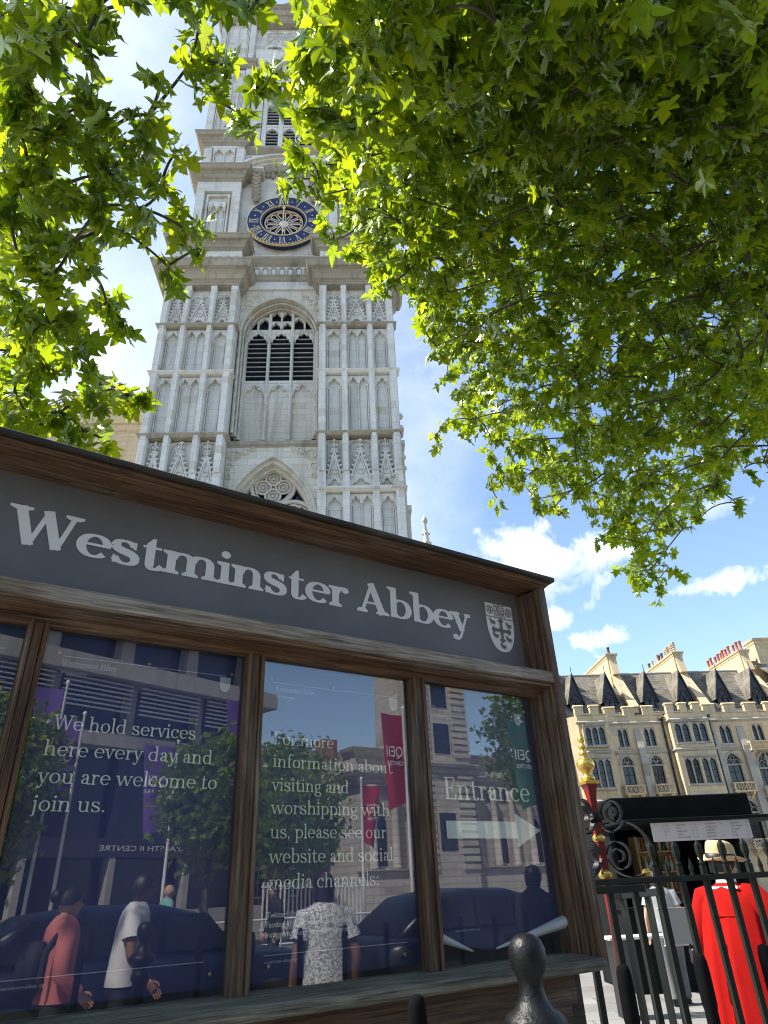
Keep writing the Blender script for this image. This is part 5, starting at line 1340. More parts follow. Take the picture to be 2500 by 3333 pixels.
# the marshal in red, seen from behind through the railings
redm = plain('scarlet wool gown', (.34, .009, .007), .95, 0, .14, 3., 0.1, .08)
whitec = plain('white cotton', (.72, .71, .70), .8, 0, .05, 6.)
rx = at_az(22.9, 6.25)
rot_man = -rad(50)
root, J, M0 = person('person in scarlet gown and straw hat, seen from behind through the railings', tuple(rx), rot_man, 1.66, {-1: ((-.30, .02, 1.12), (-.24, .20, .95)), 1: ((.34, .06, 1.12), (.30, .26, 1.0))}, head_turn=-.5)
q = MB(); n = 96
def pl_(k, p): a = 2 * pi * k / n; return p * (1.1 - 2.2 * abs(math.sin(4.5 * a + .4 * math.sin(3 * a))) ** .5) + p * .5 * math.sin(5 * a + 1)
def gr(z, rx_, ry_, cy=0., p=0.): return [(rx_ * math.cos(2 * pi * k / n) * (1 + pl_(k, p)), cy + ry_ * math.sin(2 * pi * k / n) * (1 + pl_(k, p)), z) for k in range(n)]
q.rings([gr(.04, .36, .30, -.02, .10), gr(.3, .34, .28, -.02, .095), gr(.6, .315, .255, -.02, .085), gr(.9, .285, .225, -.02, .07), gr(1.1, .262, .195, -.015, .055), gr(1.24, .25, .165, -.01, .03), gr(1.33, .243, .142, -.01, .008), gr(1.385, .222, .12, -.01), gr(1.425, .165, .098, -.008), gr(1.455, .105, .082, -.005), gr(1.475, .078, .072)], cap=False)
for nn in 'lr':
    s_, e_, w_ = Vector(J[nn + 'sh']), Vector(J[nn + 'el']), Vector(J[nn + 'wr'])
    q.tube([s_.lerp(Vector((0, s_.y, s_.z)), .25), s_, s_.lerp(e_, .5), e_, e_.lerp(w_, .5), e_.lerp(w_, .9)], .09, 16, rs=[.085, .095, .105, .11, .12, .135], cap=False)
q.build('gown', redm, root)
q = MB(); # yoke seam and box pleat down the back
q.tube([(.20 * math.sin(t), -.015 - .158 * math.cos(t) ** .9, 1.262) for t in [(-1.2 + 2.4 * i / 14) for i in range(15)]], .004, 5); q.build('yoke_seam', redm, root)
q = MB(); q.rings([oval(1.44, .095, .085), oval(1.47, .075, .073), oval(1.52, .066, .066, 0, .01)], cap=False); q.extr([(-.10, -.07), (.10, -.07), (.13, -.105), (.0, -.09), (-.13, -.105)], 1.435, 1.452, 'z'); q.build('collar', whitec, root)
haircap(root, M0, hairm, .05)
straw = plain('pale straw hat', (.64, .46, .22), .8, 0, .06, 12., .1)
hat = thing('hat', None, None); hat.parent = root; hat.location = M0 @ Vector((0, -.005, .045)); hat.rotation_euler = (rad(-3), rad(5), -.5)
q = MB(); nseg = 28; rows = []
for (r_, z) in ((.158, .016), (.150, .004), (.132, -.003), (.112, .0), (.102, .006), (.101, .04), (.097, .085), (.090, .120), (.073, .136), (.045, .124), (.015, .112)):
    rows.append([(r_ * .92 * math.cos(2 * pi * k / nseg), r_ * 1.14 * math.sin(2 * pi * k / nseg), z + (.018 * math.cos(4 * pi * k / nseg) if r_ > .14 else 0) - (.02 * max(0, math.sin(2 * pi * k / nseg)) if z > .115 else 0)) for k in range(nseg)])
q.rings(rows); q.build('straw', straw, hat)
q = MB(); q.rings([[(r_ * .92 * math.cos(2 * pi * k / nseg), r_ * 1.14 * math.sin(2 * pi * k / nseg), z) for k in range(nseg)] for r_, z in ((.104, .004), (.1045, .010), (.1035, .044), (.100, .045))], cap=False); q.build('hat_band', hairm, hat)

# person in pale blue at the right edge, customer in white at the kiosk
paleb = plain('pale blue shirt', (.42, .49, .60), .8, 0, .08, 5.)
darkt = plain('dark trousers', (.025, .027, .035), .8)
root, J, M0 = person('person in a pale blue shirt half cut off by the right edge', tuple(at_az(28.0, 7.6)), rad(60), 1.66); shirt(root, J, paleb); trousers(root, J, darkt); haircap(root, M0, hairg, .2)
root, J, M0 = person('dark haired person in white top standing at the kiosk behind the stand sign', tuple(at_az(18.4, 11.6)), rad(-10), 1.58); shirt(root, J, plain('grey white top', (.34, .34, .35), .85)); trousers(root, J, plain('grey shorts', (.14, .14, .15), .8)); haircap(root, M0, hairm, .6)  # the customer's white top is coloured grey to stand for shade

# ------------------------------------------------------------------ near railing, between viewer and board
blk = plain('glossy black railing paint', (.006, .006, .006), .42, 0, .3, 30., .2, .3)
blk2 = plain('dull black railing paint', (.007, .0065, .007), .9, 0, .35, 25., 0, .04)
fr = thing('near_railing', 'black iron railing with one knobbed post, close in front of the notice board', 'railing', tuple(sgn(.854, -.9)), SROT)
for k in range(-1, 30):
    if k == 0: continue
    q = MB(); q.lathe([(.0112, 0), (.0112, 1.29), (.013, 1.30), (.013, 1.345), (.012, 1.362), (.0095, 1.372), (.003, 1.375)], 12, (.2125 * k, 0, 0)); q.build('bar', blk2, fr)
for z in (1.08, .2):
    q = MB(); q.bbox((-.2, -.006, z), (6.2, .006, z + .04), .002); q.build('rail', blk2, fr)
q = MB(); q.lathe([(.024, 0), (.024, 1.25), (.032, 1.255), (.030, 1.275), (.024, 1.285), (.026, 1.296), (.037, 1.304), (.046, 1.312), (.047, 1.321), (.041, 1.330), (.029, 1.337), (.022, 1.348), (.0185, 1.360), (.018, 1.370), (.020, 1.376), (.026, 1.386), (.0285, 1.398), (.028, 1.411), (.023, 1.423), (.014, 1.430), (.003, 1.432)], 28); q.build('knobbed_post', blk, fr)

# ------------------------------------------------------------------ green-black spear railing behind
grn = plain('green black railing paint', (.010, .014, .009), .4, 0, .3, 9., 0, .4)
RD = np.array([math.sin(rad(74)), math.cos(rad(74)), 0]); R0 = np.array([4.2 * math.sin(rad(18.5)), 4.2 * math.cos(rad(18.5)), 0])
gr_ = thing('spear_railing', 'dark green iron railing with tall spear heads and short spikes, behind the board', 'railing', tuple(R0), math.atan2(RD[1], RD[0]))
def spear(q, x, y=0., w_=.015, t_=.011, top=1.663):
    q.box((x - w_, y - t_, 0), (x + w_, y + t_, 1.545))
    P = [(w_ * .55, 1.546), (w_ * .9, 1.555), (w_ * .5, 1.566), (w_ * .62, 1.576), (w_ * 1.12, 1.602), (w_ * 1.08, top - .024), (w_ * .3, top)]
    for (a, z0), (b, z1) in zip(P, P[1:]):
        ta, tb = t_ * a / w_, t_ * b / w_
        q.add([(x - a, y - ta, z0), (x + a, y - ta, z0), (x + a, y + ta, z0), (x - a, y + ta, z0), (x - b, y - tb, z1), (x + b, y - tb, z1), (x + b, y + tb, z1), (x - b, y + tb, z1)], [(0, 1, 5, 4), (1, 2, 6, 5), (2, 3, 7, 6), (3, 0, 4, 7)])
    q.add([(x - P[-1][0], y - t_ * .3, top), (x + P[-1][0], y - t_ * .3, top), (x + P[-1][0], y + t_ * .3, top), (x - P[-1][0], y + t_ * .3, top)], [(0, 1, 2, 3)])
q = MB(); spear(q, 0); s0 = q.build('spear_bar', grn, gr_)
q = MB(); q.box((-.008, -.008, 1.495), (.008, .008, 1.515)); q.add([(-.006, -.006, 1.515), (.006, -.006, 1.515), (.006, .006, 1.515), (-.006, .006, 1.515), (-.011, -.009, 1.53), (.011, -.009, 1.53), (.011, .009, 1.53), (-.011, .009, 1.53), (0, 0, 1.585)], [(0, 1, 5, 4), (1, 2, 6, 5), (2, 3, 7, 6), (3, 0, 4, 7), (4, 5, 8), (5, 6, 8), (6, 7, 8), (7, 4, 8)]); d0 = q.build('short_spike', grn, gr_)
q = MB(); q.box((-.015, -.011, 0), (.015, .011, 1.4715)); p0 = q.build('plain_bar', grn, gr_, loc=(-.147, 0, 0))
for k in range(-9, 26):
    if k and k != -1:
        c = (s0 if k > 0 else p0).copy(); COL.objects.link(c); c.location = (k * .147, 0, 0)
    if k >= 0:
        c = d0 if k == 0 else d0.copy()
        if k: COL.objects.link(c)
        c.location = (k * .147 + .0735, 0, 0)
for z in (1.472, .25):
    q = MB(); q.bbox((-1.6, -.020, z), (3.9, .020, z + .028), .003); q.build('rail', grn, gr_)
q = MB(); q.bbox((-.62, -.03, 1.435), (-.10, -.0205, 1.470), .003); q.build('rail_plate', grn, gr_)
# a second run turning back from the gate post: the crowd of bars left of the spears
g2 = thing('gate_leaf', 'dark green iron gate leaf folded back behind the red and gold gate post', 'gate', tuple(at_az(15.6, 4.4)), math.atan2(math.cos(rad(44)), math.sin(rad(44))))
for k in range(4):
    q = MB(); q.box((k * .15 + .03, -.015, .1), (k * .15 + .06, .015, 1.44)); q.build('gate_bar', grn, g2)
for z in (1.40, .06):
    q = MB(); q.bbox((0, -.02, z), (.54, .02, z + .04), .003); q.build('gate_rail', grn, g2)

# red and gold gate post with scrolls
gp = thing('gate_post', 'slim red gate post topped by a gold finial and wrought black scrolls', 'gate post', tuple(at_az(15.0, 4.45)), math.atan2(RD[1], RD[0]))
redp = plain('dark red post paint', (.20, .010, .009), .25, 0, .1, 8.)
gleaf = plain('gold leaf', (.83, .56, .13), .28, .85, .18, 14.)
q = MB(); q.box((-.019, -.019, 0), (.019, .019, 1.80)); q.rings([[(a * w_, b * w_, z) for a, b in ((-1, -1), (1, -1), (1, 1), (-1, 1))] for w_, z in ((.019, 1.80), (.019, 1.86), (.021, 1.92), (.028, 1.97), (.038, 1.995))], smooth=False); q.build('shaft', redp, gp)
q = MB(); q.rings([[(a * w_, b * w_, z) for a, b in ((-1, -1), (1, -1), (1, 1), (-1, 1))] for w_, z in ((.045, 1.996), (.047, 2.012), (.036, 2.018))], smooth=False)
q.lathe([(.036, 2.018), (.042, 2.026), (.040, 2.038), (.026, 2.046), (.022, 2.056), (.028, 2.066), (.045, 2.082), (.054, 2.105), (.052, 2.125), (.036, 2.142), (.020, 2.150), (.018, 2.158), (.026, 2.166), (.027, 2.176), (.018, 2.186), (.015, 2.196), (.022, 2.206), (.024, 2.216), (.014, 2.226), (.013, 2.236), (.020, 2.246), (.022, 2.262), (.016, 2.278), (.004, 2.286)], 20); q.build('finial', gleaf, gp)
def scroll(cx, cz, r, a0, turns, dirn, ang, name='scroll'):
    """flat iron volute in a vertical plane turned by ang about the post"""
    q = MB(); n = int(46 * turns); pts = []
    for i in range(n + 1):
        t = i / n; a = a0 + dirn * 2 * pi * turns * t; rr = r * (1 - .78 * t)
        x, z = cx + rr * math.cos(a), cz + rr * math.sin(a)
        pts.append((x * math.cos(ang), x * math.sin(ang), z))
    W_ = .017; T_ = .0035
    L = []
    side = Vector((-math.sin(ang), math.cos(ang), 0))
    rows = []
    for i, p in enumerate(pts):
        p = Vector(p); t = (Vector(pts[min(i + 1, n)]) - Vector(pts[max(i - 1, 0)])).normalized(); nrm = t.cross(side)
        rows.append([p + side * W_ + nrm * T_, p - side * W_ + nrm * T_, p - side * W_ - nrm * T_, p + side * W_ - nrm * T_])
    q.rings(rows, smooth=False); q.build(name, blk, gp)
for ang in (0, -2.72):
    f_ = 1 if ang == 0 else .95
    scroll(.120 * f_, 1.838, .082, pi * 1.15, 1.75, -1, ang)
    scroll(.115 * f_, 1.606, .090, pi * .95, 1.75, -1, ang)
    q = MB(); rows = []; 
    Ppts = bez([(.02, 1.80), (.06, 1.70), (.15, 1.74), (.19, 1.793)], 8)[:-1] + bez([(.19, 1.793), (.36, 1.76), (.40, 1.52), (.20, 1.505)], 16)[:-1] + bez([(.20, 1.505), (.10, 1.50), (.04, 1.56), (.025, 1.60)], 8)
    side = Vector((-math.sin(ang), math.cos(ang), 0)); P = [Vector((x * math.cos(ang) * f_, x * math.sin(ang) * f_, z)) for x, z in Ppts]
    for i, p in enumerate(P):
        t = (P[min(i + 1, len(P) - 1)] - P[max(i - 1, 0)]).normalized(); nrm = t.cross(side); rows.append([p + side * .017 + nrm * .004, p - side * .017 + nrm * .004, p - side * .017 - nrm * .004, p + side * .017 - nrm * .004])
    q.rings(rows, smooth=False); q.build('scroll_bow', blk, gp)
for (x, z, r) in ((0, 1.707, .030), (0, 1.523, .033), (.268, 1.523, .022)):
    q = MB(); q.sphere((x, 0, z), r, 14, 10, sc=(1.2, 1.2, .85)); q.build('gold_boss', gleaf, gp)
q = MB(); q.lathe([(.03, 1.79), (.042, 1.80), (.042, 1.83), (.03, 1.84)], 10); q.build('collar', blk, gp)

# ------------------------------------------------------------------ coffee kiosk
KA = at_az(20.5, 13.0)
kz = thing('kiosk', 'black refreshment kiosk with flat roof, pale menu board and lit shelves', 'kiosk', tuple(KA), rad(3))
kb = plain('black painted kiosk cladding', (.007, .009, .009), .8, 0, .3, 2., 0, .15)
q = MB(); q.bbox((-1.20, -.55, 2.28), (1.05, 1.7, 2.62), .012)
for k in range(6): q.box((-1.202, -.553, 2.31 + k * .05), (1.052, -.5505, 2.315 + k * .05))
q.build('roof_fascia', kb, kz)
q = MB(); q.bbox((-1.25, -1.05, 2.22), (1.45, .3, 2.262), .006); q.build('canopy', kb, kz)
q = MB(); q.bbox((-1.15, 1.4, 0), (1.0, 1.55, 2.27), .01); q.bbox((-1.15, 0, 0), (-1.05, 1.39, 2.2), .01); q.bbox((.9, 0, 0), (1.0, 1.39, 2.2), .01); q.build('wall', kb, kz)
q = MB(); q.bbox((-1.17, -.06, 0), (1.02, .02, 1.06), .01); q.bbox((-1.2, -.2, 1.062), (1.05, .3, 1.10), .006); q.build('counter', kb, kz)
for x in (-1.1, -.45, .95):
    q = MB(); q.box((x - .04, -.04, 1.1), (x + .04, .04, 2.218)); q.build('post', kb, kz)
mw = plain('pale pink menu card', (.50, .45, .44), .7, 0, .03, 2.); mink = plain('grey menu ink', (.10, .09, .09), .7)
q = MB(); q.box((-.80, -.985, 1.95), (.72, -.965, 2.205)); mbd = q.build('menu_board', mw, kz)
rows_ = [(-.62, [('', '3.1  3.4'), ('', '3.2  3.6'), ('', '3.4  3.8'), ('', '2.9')]), (-.42, [('Americano', '3.1  3.4'), ('Latte', '3.5  3.9'), ('Cappuccino', '3.5  3.9'), ('Mocha', '3.7  4.1'), ('Hot Chocolate', '3.6  4.0')]), (.03, [('Cold Drinks', '2.6'), ('Orange Juice', ''), ('Apple Juice', ''), ('Still Water', ''), ('Lemonade', '3.0')]), (.42, [('Sandwiches', '4.8'), ('Cake, Flapjack', '3.2'), ('Croissant', '2.9'), ('Fruit', '1.2'), ('Crisps', '1.5')])]
for x0, L in rows_:
    q = MB()
    for i, (a, b) in enumerate(L):
        z = 2.155 - i * .042
        if a: sans_text(q, a, x0, None, z, .032, -.987)
        if b: sans_text(q, b, x0 + (.23 if a else 0), None, z, .028, -.987)
    q.build('lettering', mink, mbd, fix=False)
q = MB()
for x in (-.7, 0, .6): q.tube([(x, -.975, 2.2), (x, -.975, 2.23)], .008, 6)
q.build('menu_hook', iron, kz)
wshelf = plain('pine shelf', (.42, .27, .12), .6, 0, .2, 6.)
q = MB(); q.box((-.55, .7, 1.1), (.05, .74, 2.1))
for z in (1.25, 1.55, 1.85): q.box((-.55, .42, z), (.05, .7, z + .025))
for x in (-.57, .05): q.box((x, .42, 1.1), (x + .03, .74, 2.1))
q.build('shelf', wshelf, kz)
random.seed(9)
bm_ = [plain('amber bottle', (.30, .13, .02), .15), plain('green bottle', (.05, .12, .03), .15), plain('white packet', (.5, .48, .42), .5)]
bmesh_ = []
for j, m_ in enumerate(bm_):
    q = MB(); q.lathe([(.026, 0), (.028, .02), (.028, .12), (.012, .16), (.011, .2), (.013, .205), (.013, .22)], 9); bmesh_.append(q.mesh('bottle', m_))
for z in (1.275, 1.575, 1.875):
    for k in range(8):
        o = link('bottle', bmesh_[random.randrange(3)], None, tuple(KA + np.array([-.5 + k * .07, .55 - .02, z]))); tag(o, 'small drinks bottle on the pine shelf inside the black kiosk', 'bottle', 'bottles on the kiosk shelf')

# stand sign, stanchion
ss = thing('stand_sign', 'silver sign plate on a steel post with black clamp, left of the scarlet gown', 'sign', tuple(at_az(19.9, 6.0)), rad(0))
steel = plain('brushed steel', (.55, .53, .50), .22, 1., .05, 20.)
q = MB(); q.bbox((-.20, -.006, 1.075), (.035, .004, 1.292), .002); q.bbox((-.205, -.008, 1.292), (.04, .006, 1.30), .002); q.bbox((-.205, -.008, 1.067), (.04, .006, 1.075), .002); q.build('sign_plate', plain('brushed silver plate', (.62, .60, .56), .3, .6, .05, 3.), ss)
q = MB(); q.bbox((-.032, -.035, .96), (.032, .035, 1.05), .008); q.tube([(0, 0, 1.04), (-.03, 0, 1.075)], .012, 8); q.build('clamp', iron, ss)
q = MB(); q.lathe([(.024, 0), (.024, .97)], 14); q.build('post', steel, ss)
q = MB(); q.lathe([(.18, 0), (.18, .015), (.05, .04), (.03, .07)], 20); q.build('base', iron, ss)
bn = thing('bench', 'white slatted bench low in front of the kiosk, glimpsed through the railings', 'bench', tuple(at_az(18.2, 10.8)), rad(3))
q = MB()
for k in range(5): q.bbox((-.8, -.2 + k * .085, .82), (.8, -.13 + k * .085, .85), .004)
q.build('seat', whitec, bn)
for x in (-.7, .7):
    q = MB(); q.bbox((x - .03, -.18, 0), (x + .03, .18, .818), .004); q.build('leg', iron, bn)
# ------------------------------------------------------------------ the two plane trees
def leafmat(name, dif, trn, dif2, trn2):
    m = bpy.data.materials.new(name); m.use_nodes = True
    t = m.node_tree; t.nodes.clear()
    o = t.nodes.new('ShaderNodeOutputMaterial')
    g = t.nodes.new('ShaderNodeNewGeometry')
    rnd = g.outputs['Random Per Island']
    nz = noise(t, coords(t), 60., 3., .6)
    f = MA(t, 'ADD', MA(t, 'MULTIPLY', rnd, .8), MA(t, 'MULTIPLY', nz, .25), clamp=True)
    d = t.nodes.new('ShaderNodeBsdfDiffuse'); t.links.new(mixc(t, f, dif, dif2), d.inputs[0])
    r = t.nodes.new('ShaderNodeBsdfTranslucent'); t.links.new(mixc(t, f, trn, trn2), r.inputs[0])
    mx = t.nodes.new('ShaderNodeMixShader'); mx.inputs[0].default_value = .62
    t.links.new(d.outputs[0], mx.inputs[1]); t.links.new(r.outputs[0], mx.inputs[2])
    gl = t.nodes.new('ShaderNodeBsdfGlossy'); gl.inputs['Roughness'].default_value = .42; gl.inputs[0].default_value = (.7, .8, .6, 1)
    fr = t.nodes.new('ShaderNodeFresnel'); fr.inputs[0].default_value = 1.42
    m2 = t.nodes.new('ShaderNodeMixShader'); t.links.new(MA(t, 'MULTIPLY', fr.outputs[0], .35), m2.inputs[0])
    t.links.new(mx.outputs[0], m2.inputs[1]); t.links.new(gl.outputs[0], m2.inputs[2]); t.links.new(m2.outputs[0], o.inputs[0])
    return m
leaf_m = leafmat('plane leaf', (.034, .080, .008), (.26, .42, .008), (.090, .150, .010), (.60, .68, .018))
bark = plain('mottled plane bark', (.085, .07, .05), .85, 0, .45, 3., .4)
twigm = plain('brown twig', (.030, .020, .013), .8, 0, .3, 20.)
half = [(.08, -.05), (.28, -.15), (.54, -.02), (.42, .10), (.27, .17), (.52, .34), (.68, .58), (.42, .56), (.23, .49), (.25, .66), (.16, .82), (.0, 1.08)]
LB = [(0., .0)] + half[:-1] + [half[-1]] + [(-x, y) for x, y in reversed(half[:-1])]
LB = np.array([(0., .38)] + LB)       # hub then outline
nL = len(LB) - 1
LF = np.array([(0, 1 + i, 1 + (i + 1) % nL) for i in range(nL)])
def leaves_mesh(name, P, size, tipdir, nrm, mt):
    n = len(P)
    t = tipdir / np.linalg.norm(tipdir, axis=1)[:, None]
    nr = nrm - t * (nrm * t).sum(1)[:, None]; nr /= np.linalg.norm(nr, axis=1)[:, None]
    s_ = np.cross(t, nr)
    x = LB[None, :, 0] * (1 + rng.normal(0, .10, (n, 1))); y = LB[None, :, 1] * (1 + rng.normal(0, .08, (n, 1))) 
    x = x + rng.normal(0, .025, (n, len(LB))); y = y + rng.normal(0, .025, (n, len(LB)))
    fold = rng.uniform(-.05, .55, (n, 1)); curl = rng.uniform(-.1, .5, (n, 1)); wav = rng.normal(0, .05, (n, len(LB)))
    z = fold * np.abs(x) - curl * np.maximum(0, y - .2) ** 2 - rng.uniform(0, .5, (n, 1)) * np.maximum(0, np.abs(x) - .25) ** 1.5 + wav
    V = P[:, None, :] + size[:, None, None] * (x[..., None] * s_[:, None, :] + y[..., None] * t[:, None, :] + z[..., None] * nr[:, None, :])
    F = (LF[None] + (np.arange(n) * len(LB))[:, None, None]).reshape(-1, 3)
    me = bpy.data.meshes.new(name)
    V = V.reshape(-1, 3)
    me.vertices.add(len(V)); me.vertices.foreach_set('co', V.ravel())
    me.loops.add(F.size); me.loops.foreach_set('vertex_index', F.ravel().astype(np.int32))
    me.polygons.add(len(F)); me.polygons.foreach_set('loop_start', np.arange(0, F.size, 3, dtype=np.int32)); me.polygons.foreach_set('loop_total', np.full(len(F), 3, dtype=np.int32))
    me.polygons.foreach_set('use_smooth', np.ones(len(F), dtype=bool))
    me.materials.append(mt); me.update(calc_edges=True); me.validate()
    return me
def inside(poly, x, y):
    c = False; n = len(poly)
    for i in range(n):
        (x0, y0), (x1, y1) = poly[i], poly[i - 1]
        if (y0 > y) != (y1 > y) and x < (x1 - x0) * (y - y0) / (y1 - y0) + x0: c = not c
    return c
K = 2500 / 1659
def clump(cx, cy, rpx, dist, n, depth=.5):
    c = at_dist(cx * K, cy * K, dist); return (c, rpx / 1462 * dist, n, depth)
def grow(root, clumps, hub, leafsize, seed, droop=.5, wood_r=.02):
    """twigs and leaves round each clump centre, boughs joining the centres back to the hub"""
    rs = np.random.RandomState(seed)
    P = []; Tn = []; Nr = []; Sz = []; tw = MB(); bo = MB()
    cs = np.array([c[0] for c in clumps])
    dh = np.linalg.norm(cs - hub, axis=1); order = np.argsort(dh)
    done = [hub + 0.]; 
    vis = []
    for oi in order:
        c, r, n, dep = clumps[oi]
        D_ = np.array(done); dd = np.linalg.norm(D_ - c, axis=1) + .35 * np.linalg.norm(D_ - hub, axis=1)
        p = D_[np.argmin(dd)]
        L = np.linalg.norm(p - c)
        if L > .05:
            mid = (p + c) / 2 + rs.normal(0, .10, 3) * L + np.array([0, 0, .10 * L])
            rad_ = min(wood_r * 3, .004 + wood_r * (.25 + .05 * dh.max()) * max(0.06, 1 - dh[oi] / (dh.max() * 1.02)))
            pts = bez([tuple(p), tuple(mid), tuple(c)], 5) if 0 else [p * (1 - t) ** 2 + mid * 2 * t * (1 - t) + c * t * t for t in (0, .2, .4, .6, .8, 1)]
            bo.tube(pts, rad_, 6, rs=[rad_ * (1.25 - .35 * t) for t in (0, .2, .4, .6, .8, 1)], cap=False)
        done.append(c)
        nt_ = max(2, n // 5)
        cb = rs.normal(0, .62, 3)
        for k in range(nt_):
            v = rs.normal(0, 1, 3); v /= np.linalg.norm(v)
            ext = np.array([r, r, r]) * rs.uniform(.5, 1.05)
            tip = c + v * ext + ray_dir(c) * rs.uniform(-1, 1) * dep + np.array([0, 0, -droop * r * rs.uniform(.2, 1.2)])
            m_ = (c + tip) / 2 + np.array([0, 0, .25 * r]) + rs.normal(0, .05, 3) * r
            pts = [c * (1 - t) ** 2 + m_ * 2 * t * (1 - t) + tip * t * t for t in (0, .33, .66, 1)]
            tw.tube(pts, .003, 4, rs=[.0045, .0035, .0028, .0018], cap=False)
            for q in range(5):
                t = rs.uniform(.25, 1.02); a = c * (1 - t) ** 2 + m_ * 2 * t * (1 - t) + tip * t * t
                out_ = (tip - c); out_ = out_ / (np.linalg.norm(out_) + 1e-6)
                pet = out_ * .5 + rs.normal(0, .7, 3) + np.array([0, 0, -.25]); pet /= np.linalg.norm(pet)
                sz = leafsize * rs.uniform(.38, 1.2)
                b = a + pet * sz * .35
                P.append(b); Sz.append(sz)
                Tn.append(pet * .7 + np.array([0, 0, -.55]) + rs.normal(0, .35, 3)); Nr.append(np.array([-.42, -.10, .70]) + cb + rs.normal(0, .34, 3))
    P = np.array(P)
    me = leaves_mesh('crown', P, np.array(Sz), np.array(Tn), np.array(Nr), leaf_m)
    link('crown', me, root, loc=tuple(-Vector(root.location)))
    off = tuple(-Vector(root.location))
    bo.build('boughs', bark, root, loc=off, fix=False); tw.build('twigs', twigm, root, loc=off, fix=False)
    return P
def ray_dir(c):
    d = c - EYE; return d / np.linalg.norm(d)
# right-hand tree
RP = [(640, -320), (650, -10), (668, 55), (655, 130), (640, 160), (650, 205), (665, 235), (690, 255), (705, 330), (680, 350), (670, 395), (690, 410), (712, 440), (700, 505), (745, 550), (800, 585), (800, 612), (852, 640), (880, 690), (905, 725), (930, 790), (958, 880), (935, 945), (1000, 945), (1035, 1010), (1065, 1070), (1120, 1055), (1190, 1100), (1270, 1095), (1300, 1170), (1345, 1265), (1385, 1290), (1432, 1300), (1448, 1220), (1440, 1170), (1485, 1150), (1525, 1105), (1590, 1075), (1585, 1020), (1660, 1000), (1960, 940), (2000, -320)]
tl = at_az(56, 9.5)
pt = thing('plane_tree', 'large plane tree filling the upper right with dense hanging green leaves', 'tree', tuple(tl))
q = MB(); P_ = [(0, 0, 0), (.05, 0, 1.2), (0, .1, 3), (-.2, .1, 5), (-.35, .2, 7.5), (-.5, .3, 10.5)]; q.tube(P_, .4, 16, rs=[.62, .48, .42, .38, .32, .2]); q.build('trunk', bark, pt)
hubR = tl + np.array([-.3, .1, 6.5])
rs0 = np.random.RandomState(5)
cl_ = []
def distR(x, y): return 5.0 + .0068 * max(0, y) + .0014 * max(0, x - 700)
step = 58
for layer, (dd, pr, nl) in enumerate(((0, .82, 22), (1.2, .86, 24), (2.5, .92, 26), (3.9, .95, 28), (5.4, .95, 32))):
    y = -300
    while y < 1300:
        x = 540 + (step / 2 if (y // step) % 2 else 0)
        while x < 1960:
            px_, py_ = x + rs0.uniform(-24, 24), y + rs0.uniform(-24, 24)
            off_frame = px_ > 1700 or py_ < -60
            if inside(RP, px_, py_) and rs0.rand() < (pr if not off_frame else .28):
                edge = not all(inside(RP, px_ + ex_, py_ + ey_) for ex_, ey_ in ((38, 0), (-38, 0), (0, 38), (0, -30)))
                if not (edge and layer > 1): cl_.append(clump(px_, py_, 28 if edge else 34, distR(px_, py_) + dd * (.6 if edge else 1) + rs0.uniform(-.5, .5), 12 if edge else nl, .18 if edge else .5))
            x += step
        y += step * .9
for (x, y) in ((565, 165), (600, 190), (655, 170), (640, 235), (690, 235), (655, 345), (625, 385), (690, 385), (700, 420), (640, 300), (1075, 1078), (1420, 1255), (1430, 1290), (1405, 1230), (1590, 1085), (1370, 1200), (940, 948), (820, 600), (720, 520)):
    cl_.append(clump(x, y, 26, distR(x, y), 14, .15))
for k in range(22):      # upper crown: hidden clumps added to shade the far right leaves
    cl_.append((np.array([rs0.uniform(3.4, 5.4), rs0.uniform(5, 8.5), rs0.uniform(11.5, 14)]), .6, 26, .4))
PR_ = grow(pt, cl_, hubR, .17, 21)
# a limb in view at the upper right
q = MB(); L_ = [tuple(hubR - tl + np.array([0, 0, .5]))] + [tuple(at_dist(a * K, b * K, r_) - tl) for a, b, r_ in ((1700, 130, 8.8), (1640, 45, 8.2), (1560, 20, 7.8), (1400, -60, 7.2))]; q.tube(L_, .1, 9, rs=[.16, .12, .10, .08, .05]); q.build('limb', bark, pt)
q = MB(); L_ = [tuple(hubR - tl + np.array([0, 0, -1.0]))] + [tuple(at_dist(a * K, b * K, r_) - tl) for a, b, r_ in ((1690, 640, 10.5), (1610, 600, 10.8), (1480, 640, 11.2))]; q.tube(L_, .1, 9, rs=[.15, .11, .08, .04]); q.build('limb', bark, pt)
# left-hand tree
LC = [(40, 20, 66), (130, 30, 60), (215, 10, 50), (300, -30, 36), (390, -15, 44), (470, -10, 44), (540, -22, 36), (90, 90, 46), (170, 100, 30), (425, 85, 28), (20, 150, 60), (70, 200, 60), (30, 270, 70), (110, 290, 60), (60, 370, 70), (140, 400, 60), (20, 450, 60), (90, 480, 65), (160, 520, 45), (40, 560, 55), (110, 600, 45), (30, 650, 55), (90, 700, 55), (40, 760, 55), (150, 690, 40), (180, 760, 40), (100, 800, 55), (30, 850, 60), (60, 925, 45), (130, 890, 55), (200, 860, 50), (260, 850, 42), (308, 862, 26), (180, 930, 36), (228, 955, 20), (190, 230, 50), (250, 270, 50), (320, 250, 40), (300, 330, 48), (240, 380, 50), (200, 330, 45), (350, 400, 40), (390, 455, 36), (300, 450, 45), (250, 495, 40), (200, 590, 32), (230, 655, 34), (268, 700, 24), (408, 500, 28), (362, 575, 24), (376, 618, 20), (430, 535, 14), (210, 450, 45), (480, 140, 30), (450, 195, 26), (500, 235, 24), (535, 285, 20), (415, 130, 28), (350, 160, 22), (380, 330, 22), (440, 490, 8)]
ll = at_az(-66, 6.5)
